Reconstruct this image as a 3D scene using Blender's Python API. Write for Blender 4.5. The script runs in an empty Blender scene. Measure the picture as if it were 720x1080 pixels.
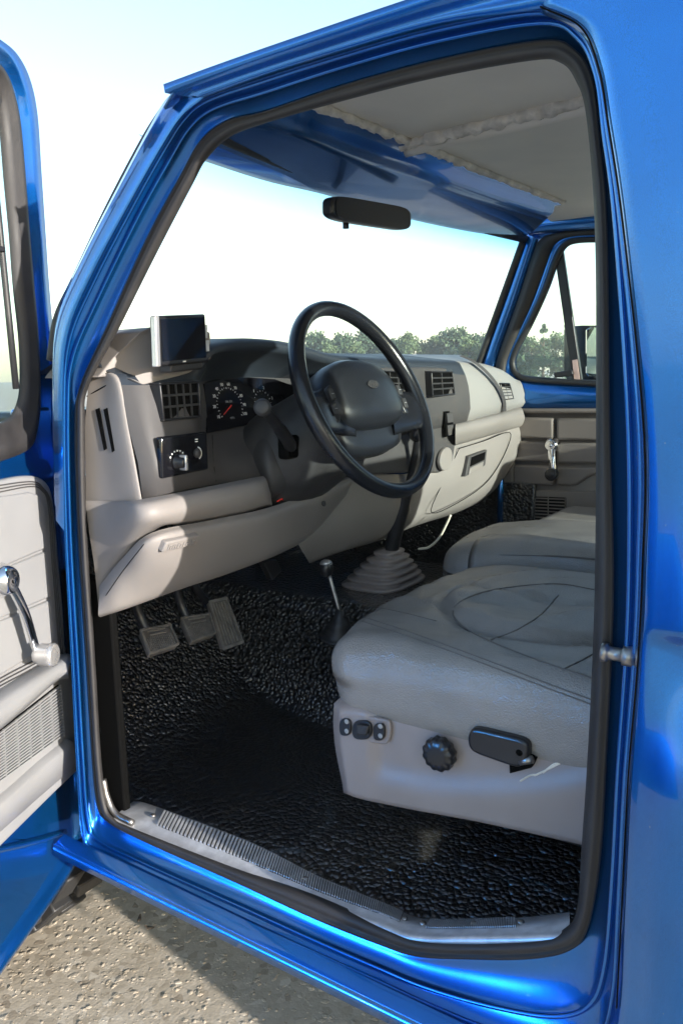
import bpy, bmesh, math, random
from mathutils import Vector, Matrix, noise
random.seed(7)
R_ = math.radians
sc = bpy.context.scene
COL = sc.collection
# ------------------------------------------------------------------ camera
FPX = 850.999
CR = Matrix(((0.5630806705, 0.1526998428, -0.8121717284),
             (-0.8261273864, 0.0786787988, -0.5579634289),
             (-0.0213002320, 0.9851357290, 0.1704520328)))
CP = Vector((-0.876, 0.0, 1.55))
cam_d = bpy.data.cameras.new('camera'); cam = bpy.data.objects.new('camera', cam_d); COL.objects.link(cam)
cam.matrix_world = Matrix.Translation(CP) @ CR.to_4x4()
cam_d.sensor_fit = 'VERTICAL'; cam_d.sensor_height = 36; cam_d.lens = 36 * FPX / 1080
cam_d.clip_start = .02; cam_d.clip_end = 3000
sc.camera = cam

def ray(px, py):
    return CR @ Vector((px - 360, 540 - py, -FPX)).normalized()
def on(px, py, ax, val):
    w = ray(px, py); return CP + w * ((val - CP[ax]) / w[ax])
def atX(px, py, v=0.0): return on(px, py, 0, v)
def atY(px, py, v): return on(px, py, 1, v)
def atZ(px, py, v): return on(px, py, 2, v)
def onp(px, py, p0, n):
    w = ray(px, py); return CP + w * ((p0 - CP).dot(n) / w.dot(n))

# ------------------------------------------------------------------ materials
def newmat(name):
    m = bpy.data.materials.new(name); m.use_nodes = True
    return m, m.node_tree, m.node_tree.nodes['Principled BSDF']
def tex_noise(nt, scale, detail=4, rough=.55, coord='Object'):
    tc = nt.nodes.new('ShaderNodeTexCoord'); n = nt.nodes.new('ShaderNodeTexNoise')
    n.inputs['Scale'].default_value = scale; n.inputs['Detail'].default_value = detail; n.inputs['Roughness'].default_value = rough
    nt.links.new(tc.outputs[coord], n.inputs['Vector']); return n
def ramp(nt, src, stops):
    r = nt.nodes.new('ShaderNodeValToRGB'); e = r.color_ramp.elements
    while len(e) < len(stops): e.new(.5)
    for k, (p, c) in enumerate(stops):
        e[k].position = p; e[k].color = (*c, 1) if len(c) == 3 else c
    nt.links.new(src, r.inputs['Fac']); return r
def bump(nt, bs, src, strength, dist):
    b = nt.nodes.new('ShaderNodeBump'); b.inputs['Strength'].default_value = strength; b.inputs['Distance'].default_value = dist
    nt.links.new(src, b.inputs['Height']); nt.links.new(b.outputs['Normal'], bs.inputs['Normal']); return b
def plain(name, col, rough=.5, metal=0, var=.12, vscale=9, bs=0, bd=.0005, bscale=600, coat=0, spec=.5):
    m, nt, b = newmat(name)
    n = tex_noise(nt, vscale)
    lo = tuple(c * (1 - var) for c in col); hi = tuple(min(1, c * (1 + var)) for c in col)
    r = ramp(nt, n.outputs['Fac'], [(.3, lo), (.7, hi)])
    nt.links.new(r.outputs['Color'], b.inputs['Base Color'])
    r2 = ramp(nt, n.outputs['Fac'], [(.3, (rough * .85,) * 3), (.7, (min(1, rough * 1.15),) * 3)])
    nt.links.new(r2.outputs['Color'], b.inputs['Roughness'])
    b.inputs['Metallic'].default_value = metal; b.inputs['Coat Weight'].default_value = coat
    b.inputs['Specular IOR Level'].default_value = spec
    b.inputs['Coat Roughness'].default_value = .05
    if bs: bump(nt, b, tex_noise(nt, bscale, 2).outputs['Fac'], bs, bd)
    return m

def paint(name, c_lo, c_hi, rough=.33):
    m, nt, b = newmat(name)
    n = tex_noise(nt, 5, 5); fl = tex_noise(nt, 1500, 1)
    r = ramp(nt, n.outputs['Fac'], [(.3, c_lo), (.7, c_hi)])
    r2 = ramp(nt, fl.outputs['Fac'], [(.35, (.78,) * 3), (.65, (1.2,) * 3)])
    mx = nt.nodes.new('ShaderNodeMix'); mx.data_type = 'RGBA'; mx.blend_type = 'MULTIPLY'; mx.inputs[0].default_value = 1
    nt.links.new(r.outputs['Color'], mx.inputs[6]); nt.links.new(r2.outputs['Color'], mx.inputs[7])
    # small paint chips and dust specks
    ch = tex_noise(nt, 90, 6, .75)
    rc = ramp(nt, ch.outputs['Fac'], [(.0, (0, 0, 0)), (.685, (0, 0, 0)), (.70, (1, 1, 1))])
    mx2 = nt.nodes.new('ShaderNodeMix'); mx2.data_type = 'RGBA'
    nt.links.new(rc.outputs['Color'], mx2.inputs[0]); nt.links.new(mx.outputs[2], mx2.inputs[6]); mx2.inputs[7].default_value = (.45, .42, .38, 1)
    nt.links.new(mx2.outputs[2], b.inputs['Base Color'])
    b.inputs['Metallic'].default_value = .85; b.inputs['Roughness'].default_value = rough
    b.inputs['Coat Weight'].default_value = 1; b.inputs['Coat Roughness'].default_value = .04
    bump(nt, b, tex_noise(nt, 26, 2).outputs['Fac'], .05, .002)
    return m

M = {}
M['paint'] = paint('blue_metallic_paint', (.004, .125, .43), (.006, .165, .54), .24)
M['rubber'] = plain('weatherstrip_rubber', (.026, .024, .024), .62, var=.3, vscale=14, bs=.3, bd=.001, bscale=180)
M['black_rubber'] = plain('black_rubber', (.018, .018, .019), .5, bs=.2, bd=.0006, bscale=300)
M['upper'] = plain('grey_dash_plastic', (.060, .057, .058), .55, spec=.3, var=.06, bs=.35, bd=.0006, bscale=900)
M['brow'] = plain('dark_grey_dash_plastic', (.026, .033, .044), .5, spec=.3, var=.08, bs=.35, bd=.0006, bscale=900)
M['pad'] = plain('sunlit_pad_plastic', (.245, .238, .232), .5, spec=.35, var=.05, bs=.35, bd=.0006, bscale=900)  # dash plastic made paler, sunlight on the passenger side put into its colour
M['lower'] = plain('taupe_dash_plastic', (.215, .196, .185), .5, spec=.35, var=.06, bs=.3, bd=.0006, bscale=900)
M['shield'] = plain('taupe_seat_plastic', (.27, .228, .21), .36, var=.07, bs=.25, bd=.0005, bscale=800)
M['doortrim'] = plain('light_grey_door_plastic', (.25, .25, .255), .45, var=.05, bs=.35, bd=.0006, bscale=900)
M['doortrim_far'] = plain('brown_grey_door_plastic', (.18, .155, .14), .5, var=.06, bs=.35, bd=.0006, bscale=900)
M['black'] = plain('black_plastic', (.014, .014, .016), .35, var=.2, bs=.2, bd=.0004, bscale=900)
M['shroud'] = plain('worn_charcoal_plastic', (.034, .033, .034), .5, spec=.35, var=.35, vscale=22, bs=.3, bd=.0005, bscale=700)
M['wheel'] = plain('black_leather', (.010, .011, .014), .25, var=.1, bs=.3, bd=.0005, bscale=700)
M['dark'] = plain('deep_black', (.003, .003, .003), .8, var=.1, spec=.05)
M['hub'] = plain('black_airbag_cover', (.010, .0115, .015), .36, var=.04, bs=.3, bd=.0005, bscale=900)
M['gloss'] = plain('glossy_black', (.006, .006, .008), .08, var=.1)
M['chrome'] = plain('chrome', (.75, .75, .76), .09, 1, var=.04)
M['silver'] = plain('silver_plastic', (.55, .54, .54), .3, .7, var=.05)
M['alu'] = plain('brushed_aluminium', (.55, .55, .56), .38, .45, var=.2, vscale=40, bs=.2, bd=.0005, bscale=200)
M['white'] = plain('white_print', (.75, .75, .72), .6, var=.02)
M['greyprint'] = plain('grey_print', (.3, .3, .3), .6, var=.02)
M['red'] = plain('red_needle', (.75, .03, .02), .5, var=.02)
M['ceil'] = plain('bare_beige_roof_metal', (.72, .66, .55), .55, var=.12, vscale=3.5, bs=.2, bd=.002, bscale=30)
M['foam'] = plain('beige_foam_sealer', (.68, .62, .52), .8, var=.3, vscale=30, bs=.8, bd=.006, bscale=60)
M['wire'] = plain('cream_wire', (.7, .65, .52), .5, var=.03)
M['steel'] = plain('worn_steel', (.32, .3, .28), .35, .9, var=.3, vscale=60)
M['pedal'] = plain('worn_pedal_rubber', (.10, .09, .082), .6, var=.35, vscale=40, bs=.3, bd=.001, bscale=200)
M['rib_rubber'] = plain('scuffed_rubber', (.17, .155, .14), .6, var=.35, vscale=60)
M['glow'] = plain('gold_stud', (.55, .4, .15), .3, 1, var=.2)
M['sticker'] = plain('pale_pink_sticker', (.6, .42, .38), .6, var=.1)
M['bark'] = plain('bark', (.1, .075, .055), .9, var=.4)

def leather(name, col):
    m, nt, b = newmat(name)
    n = tex_noise(nt, 6, 5)
    r = ramp(nt, n.outputs['Fac'], [(.3, tuple(c * .86 for c in col)), (.7, tuple(c * 1.12 for c in col))])
    nt.links.new(r.outputs['Color'], b.inputs['Base Color'])
    b.inputs['Roughness'].default_value = .27
    v = nt.nodes.new('ShaderNodeTexVoronoi'); v.inputs['Scale'].default_value = 420
    w = tex_noise(nt, 11, 6, .6); tc = nt.nodes.new('ShaderNodeTexCoord'); nt.links.new(tc.outputs['Object'], v.inputs['Vector'])
    mm = nt.nodes.new('ShaderNodeMath'); mm.operation = 'MULTIPLY_ADD'; mm.inputs[1].default_value = 5.0
    nt.links.new(w.outputs['Fac'], mm.inputs[0]); nt.links.new(v.outputs['Distance'], mm.inputs[2])
    bump(nt, b, mm.outputs[0], .5, .0016)
    return m
M['thread'] = plain('grey_thread', (.12, .108, .098), .6)
M['leather'] = leather('grey_leather', (.27, .25, .228))

def liner():
    m, nt, b = newmat('black_bedliner')
    n = tex_noise(nt, 3, 5)
    r = ramp(nt, n.outputs['Fac'], [(.3, (.006, .006, .007)), (.7, (.013, .013, .014))])
    nt.links.new(r.outputs['Color'], b.inputs['Base Color'])
    b.inputs['Roughness'].default_value = .30; b.inputs['Specular IOR Level'].default_value = 1; b.inputs['Coat Weight'].default_value = 1; b.inputs['Coat Roughness'].default_value = .12
    tc = nt.nodes.new('ShaderNodeTexCoord')
    v = nt.nodes.new('ShaderNodeTexVoronoi'); v.inputs['Scale'].default_value = 105; v.inputs['Randomness'].default_value = 1
    d = tex_noise(nt, 35, 3); mixv = nt.nodes.new('ShaderNodeMix'); mixv.data_type = 'RGBA'; mixv.inputs[0].default_value = .012
    nt.links.new(tc.outputs['Object'], mixv.inputs[6]); nt.links.new(d.outputs['Color'], mixv.inputs[7]); nt.links.new(mixv.outputs[2], v.inputs['Vector'])
    a = tex_noise(nt, 220, 2)
    sq_ = nt.nodes.new('ShaderNodeMath'); sq_.operation = 'MULTIPLY'; nt.links.new(v.outputs['Distance'], sq_.inputs[0]); nt.links.new(v.outputs['Distance'], sq_.inputs[1])
    ng = nt.nodes.new('ShaderNodeMath'); ng.operation = 'MULTIPLY'; ng.inputs[1].default_value = -1.6; nt.links.new(sq_.outputs[0], ng.inputs[0])
    mm = nt.nodes.new('ShaderNodeMath'); mm.operation = 'MULTIPLY_ADD'; mm.inputs[1].default_value = .18
    nt.links.new(a.outputs['Fac'], mm.inputs[0]); nt.links.new(ng.outputs[0], mm.inputs[2])
    sp = nt.nodes.new('ShaderNodeSeparateXYZ'); nt.links.new(tc.outputs['Object'], sp.inputs[0])
    m1 = nt.nodes.new('ShaderNodeMapRange'); m1.inputs[1].default_value = .765; m1.inputs[2].default_value = .86; m1.inputs[3].default_value = .28; m1.inputs[4].default_value = 1; nt.links.new(sp.outputs['Z'], m1.inputs[0])
    m2 = nt.nodes.new('ShaderNodeMapRange'); m2.inputs[1].default_value = 1.0; m2.inputs[2].default_value = .6; m2.inputs[3].default_value = .28; m2.inputs[4].default_value = .85; nt.links.new(sp.outputs['Y'], m2.inputs[0])
    mxx = nt.nodes.new('ShaderNodeMath'); mxx.operation = 'MAXIMUM'; nt.links.new(m1.outputs[0], mxx.inputs[0]); nt.links.new(m2.outputs[0], mxx.inputs[1])
    ml = nt.nodes.new('ShaderNodeMath'); ml.operation = 'MULTIPLY'; nt.links.new(mm.outputs[0], ml.inputs[0]); nt.links.new(mxx.outputs[0], ml.inputs[1])
    bump(nt, b, ml.outputs[0], .85, .011)
    return m
M['liner'] = liner()

def gravel(name, bright=1.0):
    m, nt, b = newmat(name)
    tc = nt.nodes.new('ShaderNodeTexCoord')
    v = nt.nodes.new('ShaderNodeTexVoronoi'); v.inputs['Scale'].default_value = 55
    v2 = nt.nodes.new('ShaderNodeTexVoronoi'); v2.inputs['Scale'].default_value = 150
    nt.links.new(tc.outputs['Object'], v.inputs['Vector']); nt.links.new(tc.outputs['Object'], v2.inputs['Vector'])
    r = ramp(nt, v.outputs['Color'], [(0, (.26 * bright, .21 * bright, .155 * bright)), (.25, (.42 * bright, .355 * bright, .27 * bright)), (.8, (.50 * bright, .43 * bright, .34 * bright)), (1, (.64 * bright, .57 * bright, .47 * bright))])
    n = tex_noise(nt, 2.5, 6)
    r2 = ramp(nt, n.outputs['Fac'], [(.3, (.8,) * 3), (.7, (1.08,) * 3)])
    mx = nt.nodes.new('ShaderNodeMix'); mx.data_type = 'RGBA'; mx.blend_type = 'MULTIPLY'; mx.inputs[0].default_value = 1
    nt.links.new(r.outputs['Color'], mx.inputs[6]); nt.links.new(r2.outputs['Color'], mx.inputs[7]); nt.links.new(mx.outputs[2], b.inputs['Base Color'])
    b.inputs['Roughness'].default_value = .9
    mm = nt.nodes.new('ShaderNodeMath'); mm.operation = 'ADD'
    nt.links.new(v.outputs['Distance'], mm.inputs[0]); nt.links.new(v2.outputs['Distance'], mm.inputs[1])
    bb = bump(nt, b, mm.outputs[0], .2, .002); bb.invert = True
    return m
M['gravel'] = gravel('gravel', 1.2)
M['stone'] = gravel('stone', 1.15)

def glass(name, tint=(1, 1, 1), gloss=.06, band=None):
    m = bpy.data.materials.new(name); m.use_nodes = True; nt = m.node_tree
    nt.nodes.remove(nt.nodes['Principled BSDF'])
    out = nt.nodes['Material Output']
    t = nt.nodes.new('ShaderNodeBsdfTransparent'); t.inputs[0].default_value = (*tint, 1)
    g = nt.nodes.new('ShaderNodeBsdfGlossy'); g.inputs['Roughness'].default_value = .02
    lw = nt.nodes.new('ShaderNodeLayerWeight'); lw.inputs[0].default_value = .5
    pw = nt.nodes.new('ShaderNodeMath'); pw.operation = 'POWER'; pw.inputs[1].default_value = 4; nt.links.new(lw.outputs['Facing'], pw.inputs[0])
    ad = nt.nodes.new('ShaderNodeMath'); ad.operation = 'MULTIPLY_ADD'; ad.inputs[1].default_value = .8; ad.inputs[2].default_value = .04; nt.links.new(pw.outputs[0], ad.inputs[0])
    mx = nt.nodes.new('ShaderNodeMixShader'); nt.links.new(ad.outputs[0], mx.inputs[0])
    nt.links.new(t.outputs[0], mx.inputs[1]); nt.links.new(g.outputs[0], mx.inputs[2]); nt.links.new(mx.outputs[0], out.inputs['Surface'])
    if band:
        tc = nt.nodes.new('ShaderNodeTexCoord'); s = nt.nodes.new('ShaderNodeSeparateXYZ'); nt.links.new(tc.outputs['Object'], s.inputs[0])
        mr = nt.nodes.new('ShaderNodeMapRange'); mr.inputs[1].default_value = band[0]; mr.inputs[2].default_value = band[1]
        nt.links.new(s.outputs['Z'], mr.inputs[0])
        r = ramp(nt, mr.outputs[0], [(0, tint), (.5, (.62, .88, .98)), (1, (.10, .45, .80))])
        nt.links.new(r.outputs['Color'], t.inputs[0])
    return m
M['wglass'] = glass('windshield_glass', (.93, .97, .97), band=(1.84, 1.94))
M['glass'] = glass('side_glass', (.9, .96, .94))
m, nt, b = newmat('mirror_glass'); b.inputs['Metallic'].default_value = 1; b.inputs['Roughness'].default_value = .02; b.inputs['Base Color'].default_value = (.8, .8, .8, 1); M['mirror'] = m

def leafmat(name, c1, c2):
    m, nt, b = newmat(name)
    oi = nt.nodes.new('ShaderNodeTexCoord'); n = tex_noise(nt, 1.2, 4)
    r = ramp(nt, n.outputs['Fac'], [(.3, c1), (.7, c2)])
    nt.links.new(r.outputs['Color'], b.inputs['Base Color']); b.inputs['Roughness'].default_value = .7
    b.inputs['Transmission Weight'].default_value = 0
    return m
M['leaf'] = leafmat('green_foliage', (.07, .12, .045), (.12, .17, .07))
M['pine'] = leafmat('dark_green_foliage', (.045, .09, .045), (.08, .13, .06))
M['yleaf'] = leafmat('yellow_green_foliage', (.16, .15, .03), (.30, .26, .06))

# ------------------------------------------------------------------ builders
def link(o, parent=None):
    COL.objects.link(o)
    if parent: o.parent = parent
    return o
def mesh(name, verts, faces, mat, parent=None, smooth=True, bevel=0, seg=2, solid=0, subd=0, off=0):
    me = bpy.data.meshes.new(name); me.from_pydata([tuple(v) for v in verts], [], faces); me.validate()
    bm = bmesh.new(); bm.from_mesh(me); bmesh.ops.recalc_face_normals(bm, faces=bm.faces); bm.to_mesh(me); bm.free()
    me.materials.append(M[mat] if isinstance(mat, str) else mat)
    for p in me.polygons: p.use_smooth = smooth
    o = bpy.data.objects.new(name, me); link(o, parent)
    if solid:
        s = o.modifiers.new('solid', 'SOLIDIFY'); s.thickness = solid; s.offset = off
    if bevel:
        b = o.modifiers.new('bevel', 'BEVEL'); b.width = bevel; b.segments = seg; b.limit_method = 'ANGLE'; b.angle_limit = R_(35)
        b.harden_normals = False
        if smooth: me.set_sharp_from_angle(angle=R_(60))
    if subd:
        s = o.modifiers.new('sub', 'SUBSURF'); s.levels = s.render_levels = subd
    return o
def tag(o, label=None, cat=None, group=None, kind=None):
    if label: o['label'] = label
    if cat: o['category'] = cat
    if group: o['group'] = group
    if kind: o['kind'] = kind
    return o
def empty(name, loc=(0, 0, 0), parent=None):
    o = bpy.data.objects.new(name, None); o.location = loc; o.empty_display_size = .1
    return link(o, parent)

def cr(pts, n=6, closed=False):
    """Catmull-Rom through points (Vectors or tuples)"""
    P = [Vector(p) for p in pts]; L = len(P); out = []
    rng = range(L if closed else L - 1)
    for i in rng:
        if closed: a, b, c, d = P[(i - 1) % L], P[i], P[(i + 1) % L], P[(i + 2) % L]
        else:
            b, c = P[i], P[i + 1]; a = P[i - 1] if i else b * 2 - c; d = P[i + 2] if i + 2 < L else c * 2 - b
        for k in range(n):
            t = k / n
            out.append(.5 * ((2 * b) + (c - a) * t + (2 * a - 5 * b + 4 * c - d) * t * t + (3 * b - a - 3 * c + d) * t ** 3))
    if not closed: out.append(P[-1])
    return out
def skin(name, rows, mat, parent=None, closed=False, **k):
    """rows: list of equal-length point lists"""
    n = len(rows[0]); V = [p for r in rows for p in r]; F = []
    for i in range(len(rows) - 1):
        for j in range(n if closed else n - 1):
            j2 = (j + 1) % n
            F.append((i * n + j, i * n + j2, (i + 1) * n + j2, (i + 1) * n + j))
    return mesh(name, V, F, mat, parent, **k)
def patch(name, rows, mat, parent=None, nu=8, nv=6, **k):
    """smooth surface through control rows"""
    A = [cr(r, nu) for r in rows]; n = len(A[0])
    cols = [cr([A[i][j] for i in range(len(A))], nv) for j in range(n)]
    return skin(name, [[cols[j][i] for j in range(n)] for i in range(len(cols[0]))], mat, parent, **k)

class MB:
    def __init__(s): s.v = []; s.f = []
    def add(s, V, F):
        b = len(s.v); s.v += [Vector(v) for v in V]; s.f += [tuple(b + i for i in f) for f in F]; return s
    def hexa(s, P):
        return s.add(P, [(0, 1, 2, 3), (4, 7, 6, 5), (0, 4, 5, 1), (1, 5, 6, 2), (2, 6, 7, 3), (3, 7, 4, 0)])
    def box(s, c, h, m=None):
        c = Vector(c); P = []
        for z in (-1, 1):
            for x, y in ((-1, -1), (1, -1), (1, 1), (-1, 1)):
                q = Vector((x * h[0], y * h[1], z * h[2])); P.append(c + (m @ q if m else q))
        return s.hexa(P)
    def tube(s, path, r, seg=10, cap=True, closed=False):
        P = [Vector(p) for p in path]; n = len(P); R = r if isinstance(r, (list, tuple)) else [r] * n
        up = None; V = []; F = []
        for i, p in enumerate(P):
            if closed: t = P[(i + 1) % n] - P[i - 1]
            else: t = P[min(i + 1, n - 1)] - P[max(i - 1, 0)]
            t.normalize()
            if up is None: up = t.orthogonal().normalized()
            up = (up - t * up.dot(t)).normalized(); sd = t.cross(up)
            for k in range(seg):
                a = 2 * math.pi * k / seg; V.append(p + (up * math.cos(a) + sd * math.sin(a)) * R[i])
        for i in range(n if closed else n - 1):
            i2 = (i + 1) % n
            for k in range(seg):
                k2 = (k + 1) % seg; F.append((i * seg + k, i * seg + k2, i2 * seg + k2, i2 * seg + k))
        if cap and not closed:
            F.append(tuple(range(seg))[::-1]); F.append(tuple((n - 1) * seg + k for k in range(seg)))
        return s.add(V, F)
    def lathe(s, o, axis, prof, seg=24, lobes=0, amp=0):
        """prof: list of (height along axis, radius)"""
        o = Vector(o); a = Vector(axis).normalized(); u = a.orthogonal().normalized(); w = a.cross(u); V = []; F = []
        for h, r in prof:
            for k in range(seg):
                t = 2 * math.pi * k / seg; rr = r * (1 + (amp * math.cos(lobes * t) if lobes else 0))
                V.append(o + a * h + (u * math.cos(t) + w * math.sin(t)) * rr)
        n = len(prof)
        for i in range(n - 1):
            for k in range(seg):
                k2 = (k + 1) % seg; F.append((i * seg + k, i * seg + k2, (i + 1) * seg + k2, (i + 1) * seg + k))
        F.append(tuple(range(seg))[::-1]); F.append(tuple((n - 1) * seg + k for k in range(seg)))
        return s.add(V, F)
    def prism(s, pts, d):
        n = len(pts); d = Vector(d); P = [Vector(p) for p in pts]
        return s.add(P + [p + d for p in P], [tuple(range(n)), tuple(range(2 * n - 1, n - 1, -1))] + [(i, (i + 1) % n, n + (i + 1) % n, n + i) for i in range(n)])
    def build(s, name, mat, parent=None, **k): return mesh(name, s.v, s.f, mat, parent, **k)

class Q:
    """a quad in space (corners tl,tr,br,bl); at(u,v,w) with w along its normal towards the viewer side"""
    def __init__(s, tl, tr, br, bl, out=None):
        s.c = [Vector(p) for p in (tl, tr, br, bl)]
        n = (s.c[1] - s.c[3]).cross(s.c[2] - s.c[0]).normalized()
        ref = Vector(out) if out else (CP - s.c[0])
        s.n = n if n.dot(ref) > 0 else -n
    def at(s, u, v, w=0):
        a = s.c[0].lerp(s.c[1], u); b = s.c[3].lerp(s.c[2], u); return a.lerp(b, v) + s.n * w
    def slab(s, mb, u0, u1, v0, v1, w0, w1):
        mb.hexa([s.at(u0, v0, w0), s.at(u1, v0, w0), s.at(u1, v1, w0), s.at(u0, v1, w0), s.at(u0, v0, w1), s.at(u1, v0, w1), s.at(u1, v1, w1), s.at(u0, v1, w1)])
def quadY(pts, Y): return Q(*[atY(x, y, Y) for x, y in pts])
def quadX(pts, X): return Q(*[atX(x, y, X) for x, y in pts])

def text(name, body, size, loc, xdir, ydir, mat, parent, extr=.0003):
    c = bpy.data.curves.new(name, 'FONT'); c.body = body; c.size = size; c.extrude = extr; c.align_x = 'CENTER'; c.align_y = 'CENTER'
    c.materials.append(M[mat]); o = bpy.data.objects.new(name, c); link(o, parent)
    x = Vector(xdir).normalized(); y = Vector(ydir); y = (y - x * y.dot(x)).normalized(); z = x.cross(y)
    m = Matrix((x, y, z)).transposed().to_4x4(); m.translation = Vector(loc)
    bpy.context.view_layer.update()
    me = bpy.data.meshes.new_from_object(o.evaluated_get(bpy.context.evaluated_depsgraph_get())); me.transform(m)
    bpy.data.objects.remove(o); o = bpy.data.objects.new(name, me); link(o, parent)
    return o

def rbox(name, lo, hi, r, mat, parent, n=(24, 24, 10), fn=None):
    """rounded box as a dense quad mesh, fn(p) deforms"""
    lo = Vector(lo); hi = Vector(hi); c = (lo + hi) / 2; h = (hi - lo) / 2
    V = {}; verts = []; F = []
    def vid(i, j, k):
        key = (i, j, k)
        if key not in V:
            p = Vector((-1 + 2 * i / n[0], -1 + 2 * j / n[1], -1 + 2 * k / n[2]))
            # concentrate samples near the edges
            q = Vector([h[a] * math.sin(p[a] * math.pi / 2) if True else 0 for a in range(3)])
            inn = Vector([max(-(h[a] - r), min(h[a] - r, q[a])) for a in range(3)])
            d = q - inn
            # project surface onto rounded shell
            if d.length > 1e-9:
                q = inn + d.normalized() * r if (d.length > 0) else q
            q = c + q
            if fn: q = fn(q)
            V[key] = len(verts); verts.append(q)
        return V[key]
    for i in range(n[0]):
        for j in range(n[1]):
            for k in (0, n[2]): F.append((vid(i, j, k), vid(i + 1, j, k), vid(i + 1, j + 1, k), vid(i, j + 1, k)))
    for i in range(n[0]):
        for k in range(n[2]):
            for j in (0, n[1]): F.append((vid(i, j, k), vid(i + 1, j, k), vid(i + 1, j, k + 1), vid(i, j, k + 1)))
    for j in range(n[1]):
        for k in range(n[2]):
            for i in (0, n[0]): F.append((vid(i, j, k), vid(i, j + 1, k), vid(i, j + 1, k + 1), vid(i, j, k + 1)))
    return mesh(name, verts, F, mat, parent)

# ------------------------------------------------------------------ the truck
truck = empty('pickup_truck', (0, 0, 0))
tag(truck, 'metallic blue pickup truck with its front door open, grey interior showing', 'pickup truck')

# --- door opening: keys of the seal's inner edge, its outer edge and the edge of the jamb
K = [  # inner, outer, gap edge
 ((140,872),(150,887),(150,929)), ((250,915),(250,932),(250,974)), ((330,943),(330,969),(330,1010)), ((400,973),(400,997),(400,1042)),
 ((438,988),(438,1009),(450,1066)), ((492,992),(492,1012),(520,1098)), ((568,988),(555,1012),(600,1122)), ((595,979),(600,1003),(636,1110)),
 ((608,958),(620,978),(650,1060)), ((613,890),(633,906),(655,960)), ((619,800),(640,790),(662,820)), ((624,700),(645,690),(672,700)),
 ((627,600),(647,600),(677,600)), ((628,450),(643,453),(679,460)), ((627,250),(640,240),(657,240)), ((618,125),(632,150),(641,130)),
 ((606,84),(625,85),(631,72)), ((590,66),(606,52),(612,30)), ((560,64),(570,42),(570,9)), ((460,82),(460,63),(460,27)),
 ((360,107),(360,90),(360,55)), ((280,130),(280,117),(280,80)), ((242,145),(240,127),(215,103)), ((218,168),(212,147),(192,122)),
 ((203,195),(190,185),(173,150)), ((165,268),(155,250),(140,208)), ((125,348),(112,345),(98,287)), ((93,410),(84,408),(72,350)),
 ((90,450),(79,450),(66,420)), ((92,560),(82,560),(68,560)), ((101,700),(91,700),(75,700)), ((107,800),(97,800),(80,800)),
 ((113,845),(102,848),(86,880)), ((121,862),(112,866),(98,904))]
def loop(idx, X, mixw=0, idx2=None):
    pts = []
    for k in K:
        a = Vector(k[idx])
        if idx2 is not None: a = a.lerp(Vector(k[idx2]), mixw)
        pts.append(atX(a.x, a.y, X))
    return cr(pts, 6, True)
def shift(pts, v): v = Vector(v); return [p + v for p in pts]
L0 = loop(0, .010); Lm1 = loop(0, -.010, .3, 1); Lm2 = loop(0, -.012, .62, 1); Lg = loop(0, -.004, .78, 1); L1 = loop(1, .0)
skin('door_seal', [loop(0, .045, .5, 1), loop(0, .018, .10, 1), L0, Lm1, Lm2, Lg, loop(0, -.009, .88, 1), L1], 'rubber', truck, closed=True)
frame = skin('door_frame', [loop(1, .006, -.08, 2), loop(1, .002, .05, 2), loop(1, -.002, .42, 2), loop(1, -.012, .50, 2), loop(1, -.016, .56, 2), loop(1, -.020, .80, 2), loop(1, -.030, .87, 2),
      loop(1, -.044, .90, 2), loop(2, -.055)], 'paint', truck, closed=True)
MB().tube(loop(1, -.0165, .545, 2), .0032, 8, closed=True).build('frame_bead', 'paint', truck)
MB().tube(loop(1, -.0265, .85, 2), .0026, 8, closed=True).build('frame_bead', 'paint', truck)
# inner return of the opening (what one sees of the wall thickness from inside)
skin('inner_frame', [loop(0, .045, .5, 1), loop(0, .09, .9, 1), loop(1, .10, .9, 2)], 'paint', truck, closed=True)
seg = 6
L3 = loop(2, -.055)
def key3(i): return L3[(i % len(K)) * seg]

# roof rail, roof
railpx = [(174, 98), (250, 71), (360, 34), (445, 6), (520, -20), (600, -48), (660, -70)]
rail = cr([atX(x, y, -.075) for x, y in railpx], 6)
ridx = [22, 21, 20, 19, 18]
gap_top = cr([key3(i) for i in ridx] + [key3(17) + Vector((0, -.02, .03)), key3(17) + Vector((0, -.12, .05))], 6)
railc = [rail[int(i * (len(rail) - 1) / (len(gap_top) - 1))] for i in range(len(gap_top))]
skin('roof_side', [gap_top, [a.lerp(b, .3) + Vector((-.006, 0, 0)) for a, b in zip(gap_top, railc)], [a.lerp(b, .38) + Vector((.006, 0, 0)) for a, b in zip(gap_top, railc)], [a.lerp(b, .85) + Vector((.008, 0, 0)) for a, b in zip(gap_top, railc)], railc,
      shift(railc, (-.002, 0, .01)), shift(railc, (.03, 0, .010))], 'paint', truck)
zr = rail[0].z
roofY = [.82, .79, .7, .4, .1, -.3, -.62]
rows = []
for Y in roofY:
    zc = zr + .040 + (.93 - Y) * .03 * .5
    row = []
    for i in range(17):
        t = i / 16; X = -.07 + t * 1.68
        row.append(Vector((X, Y + (.05 * math.sin(math.pi * t) if Y > .83 else 0), zc - .03 - (.028 if Y > .79 else 0) + .05 * t + .09 * math.sin(math.pi * t) ** .35)))
    rows.append(row)
skin('roof', rows, 'paint', truck, solid=.004)

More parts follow.
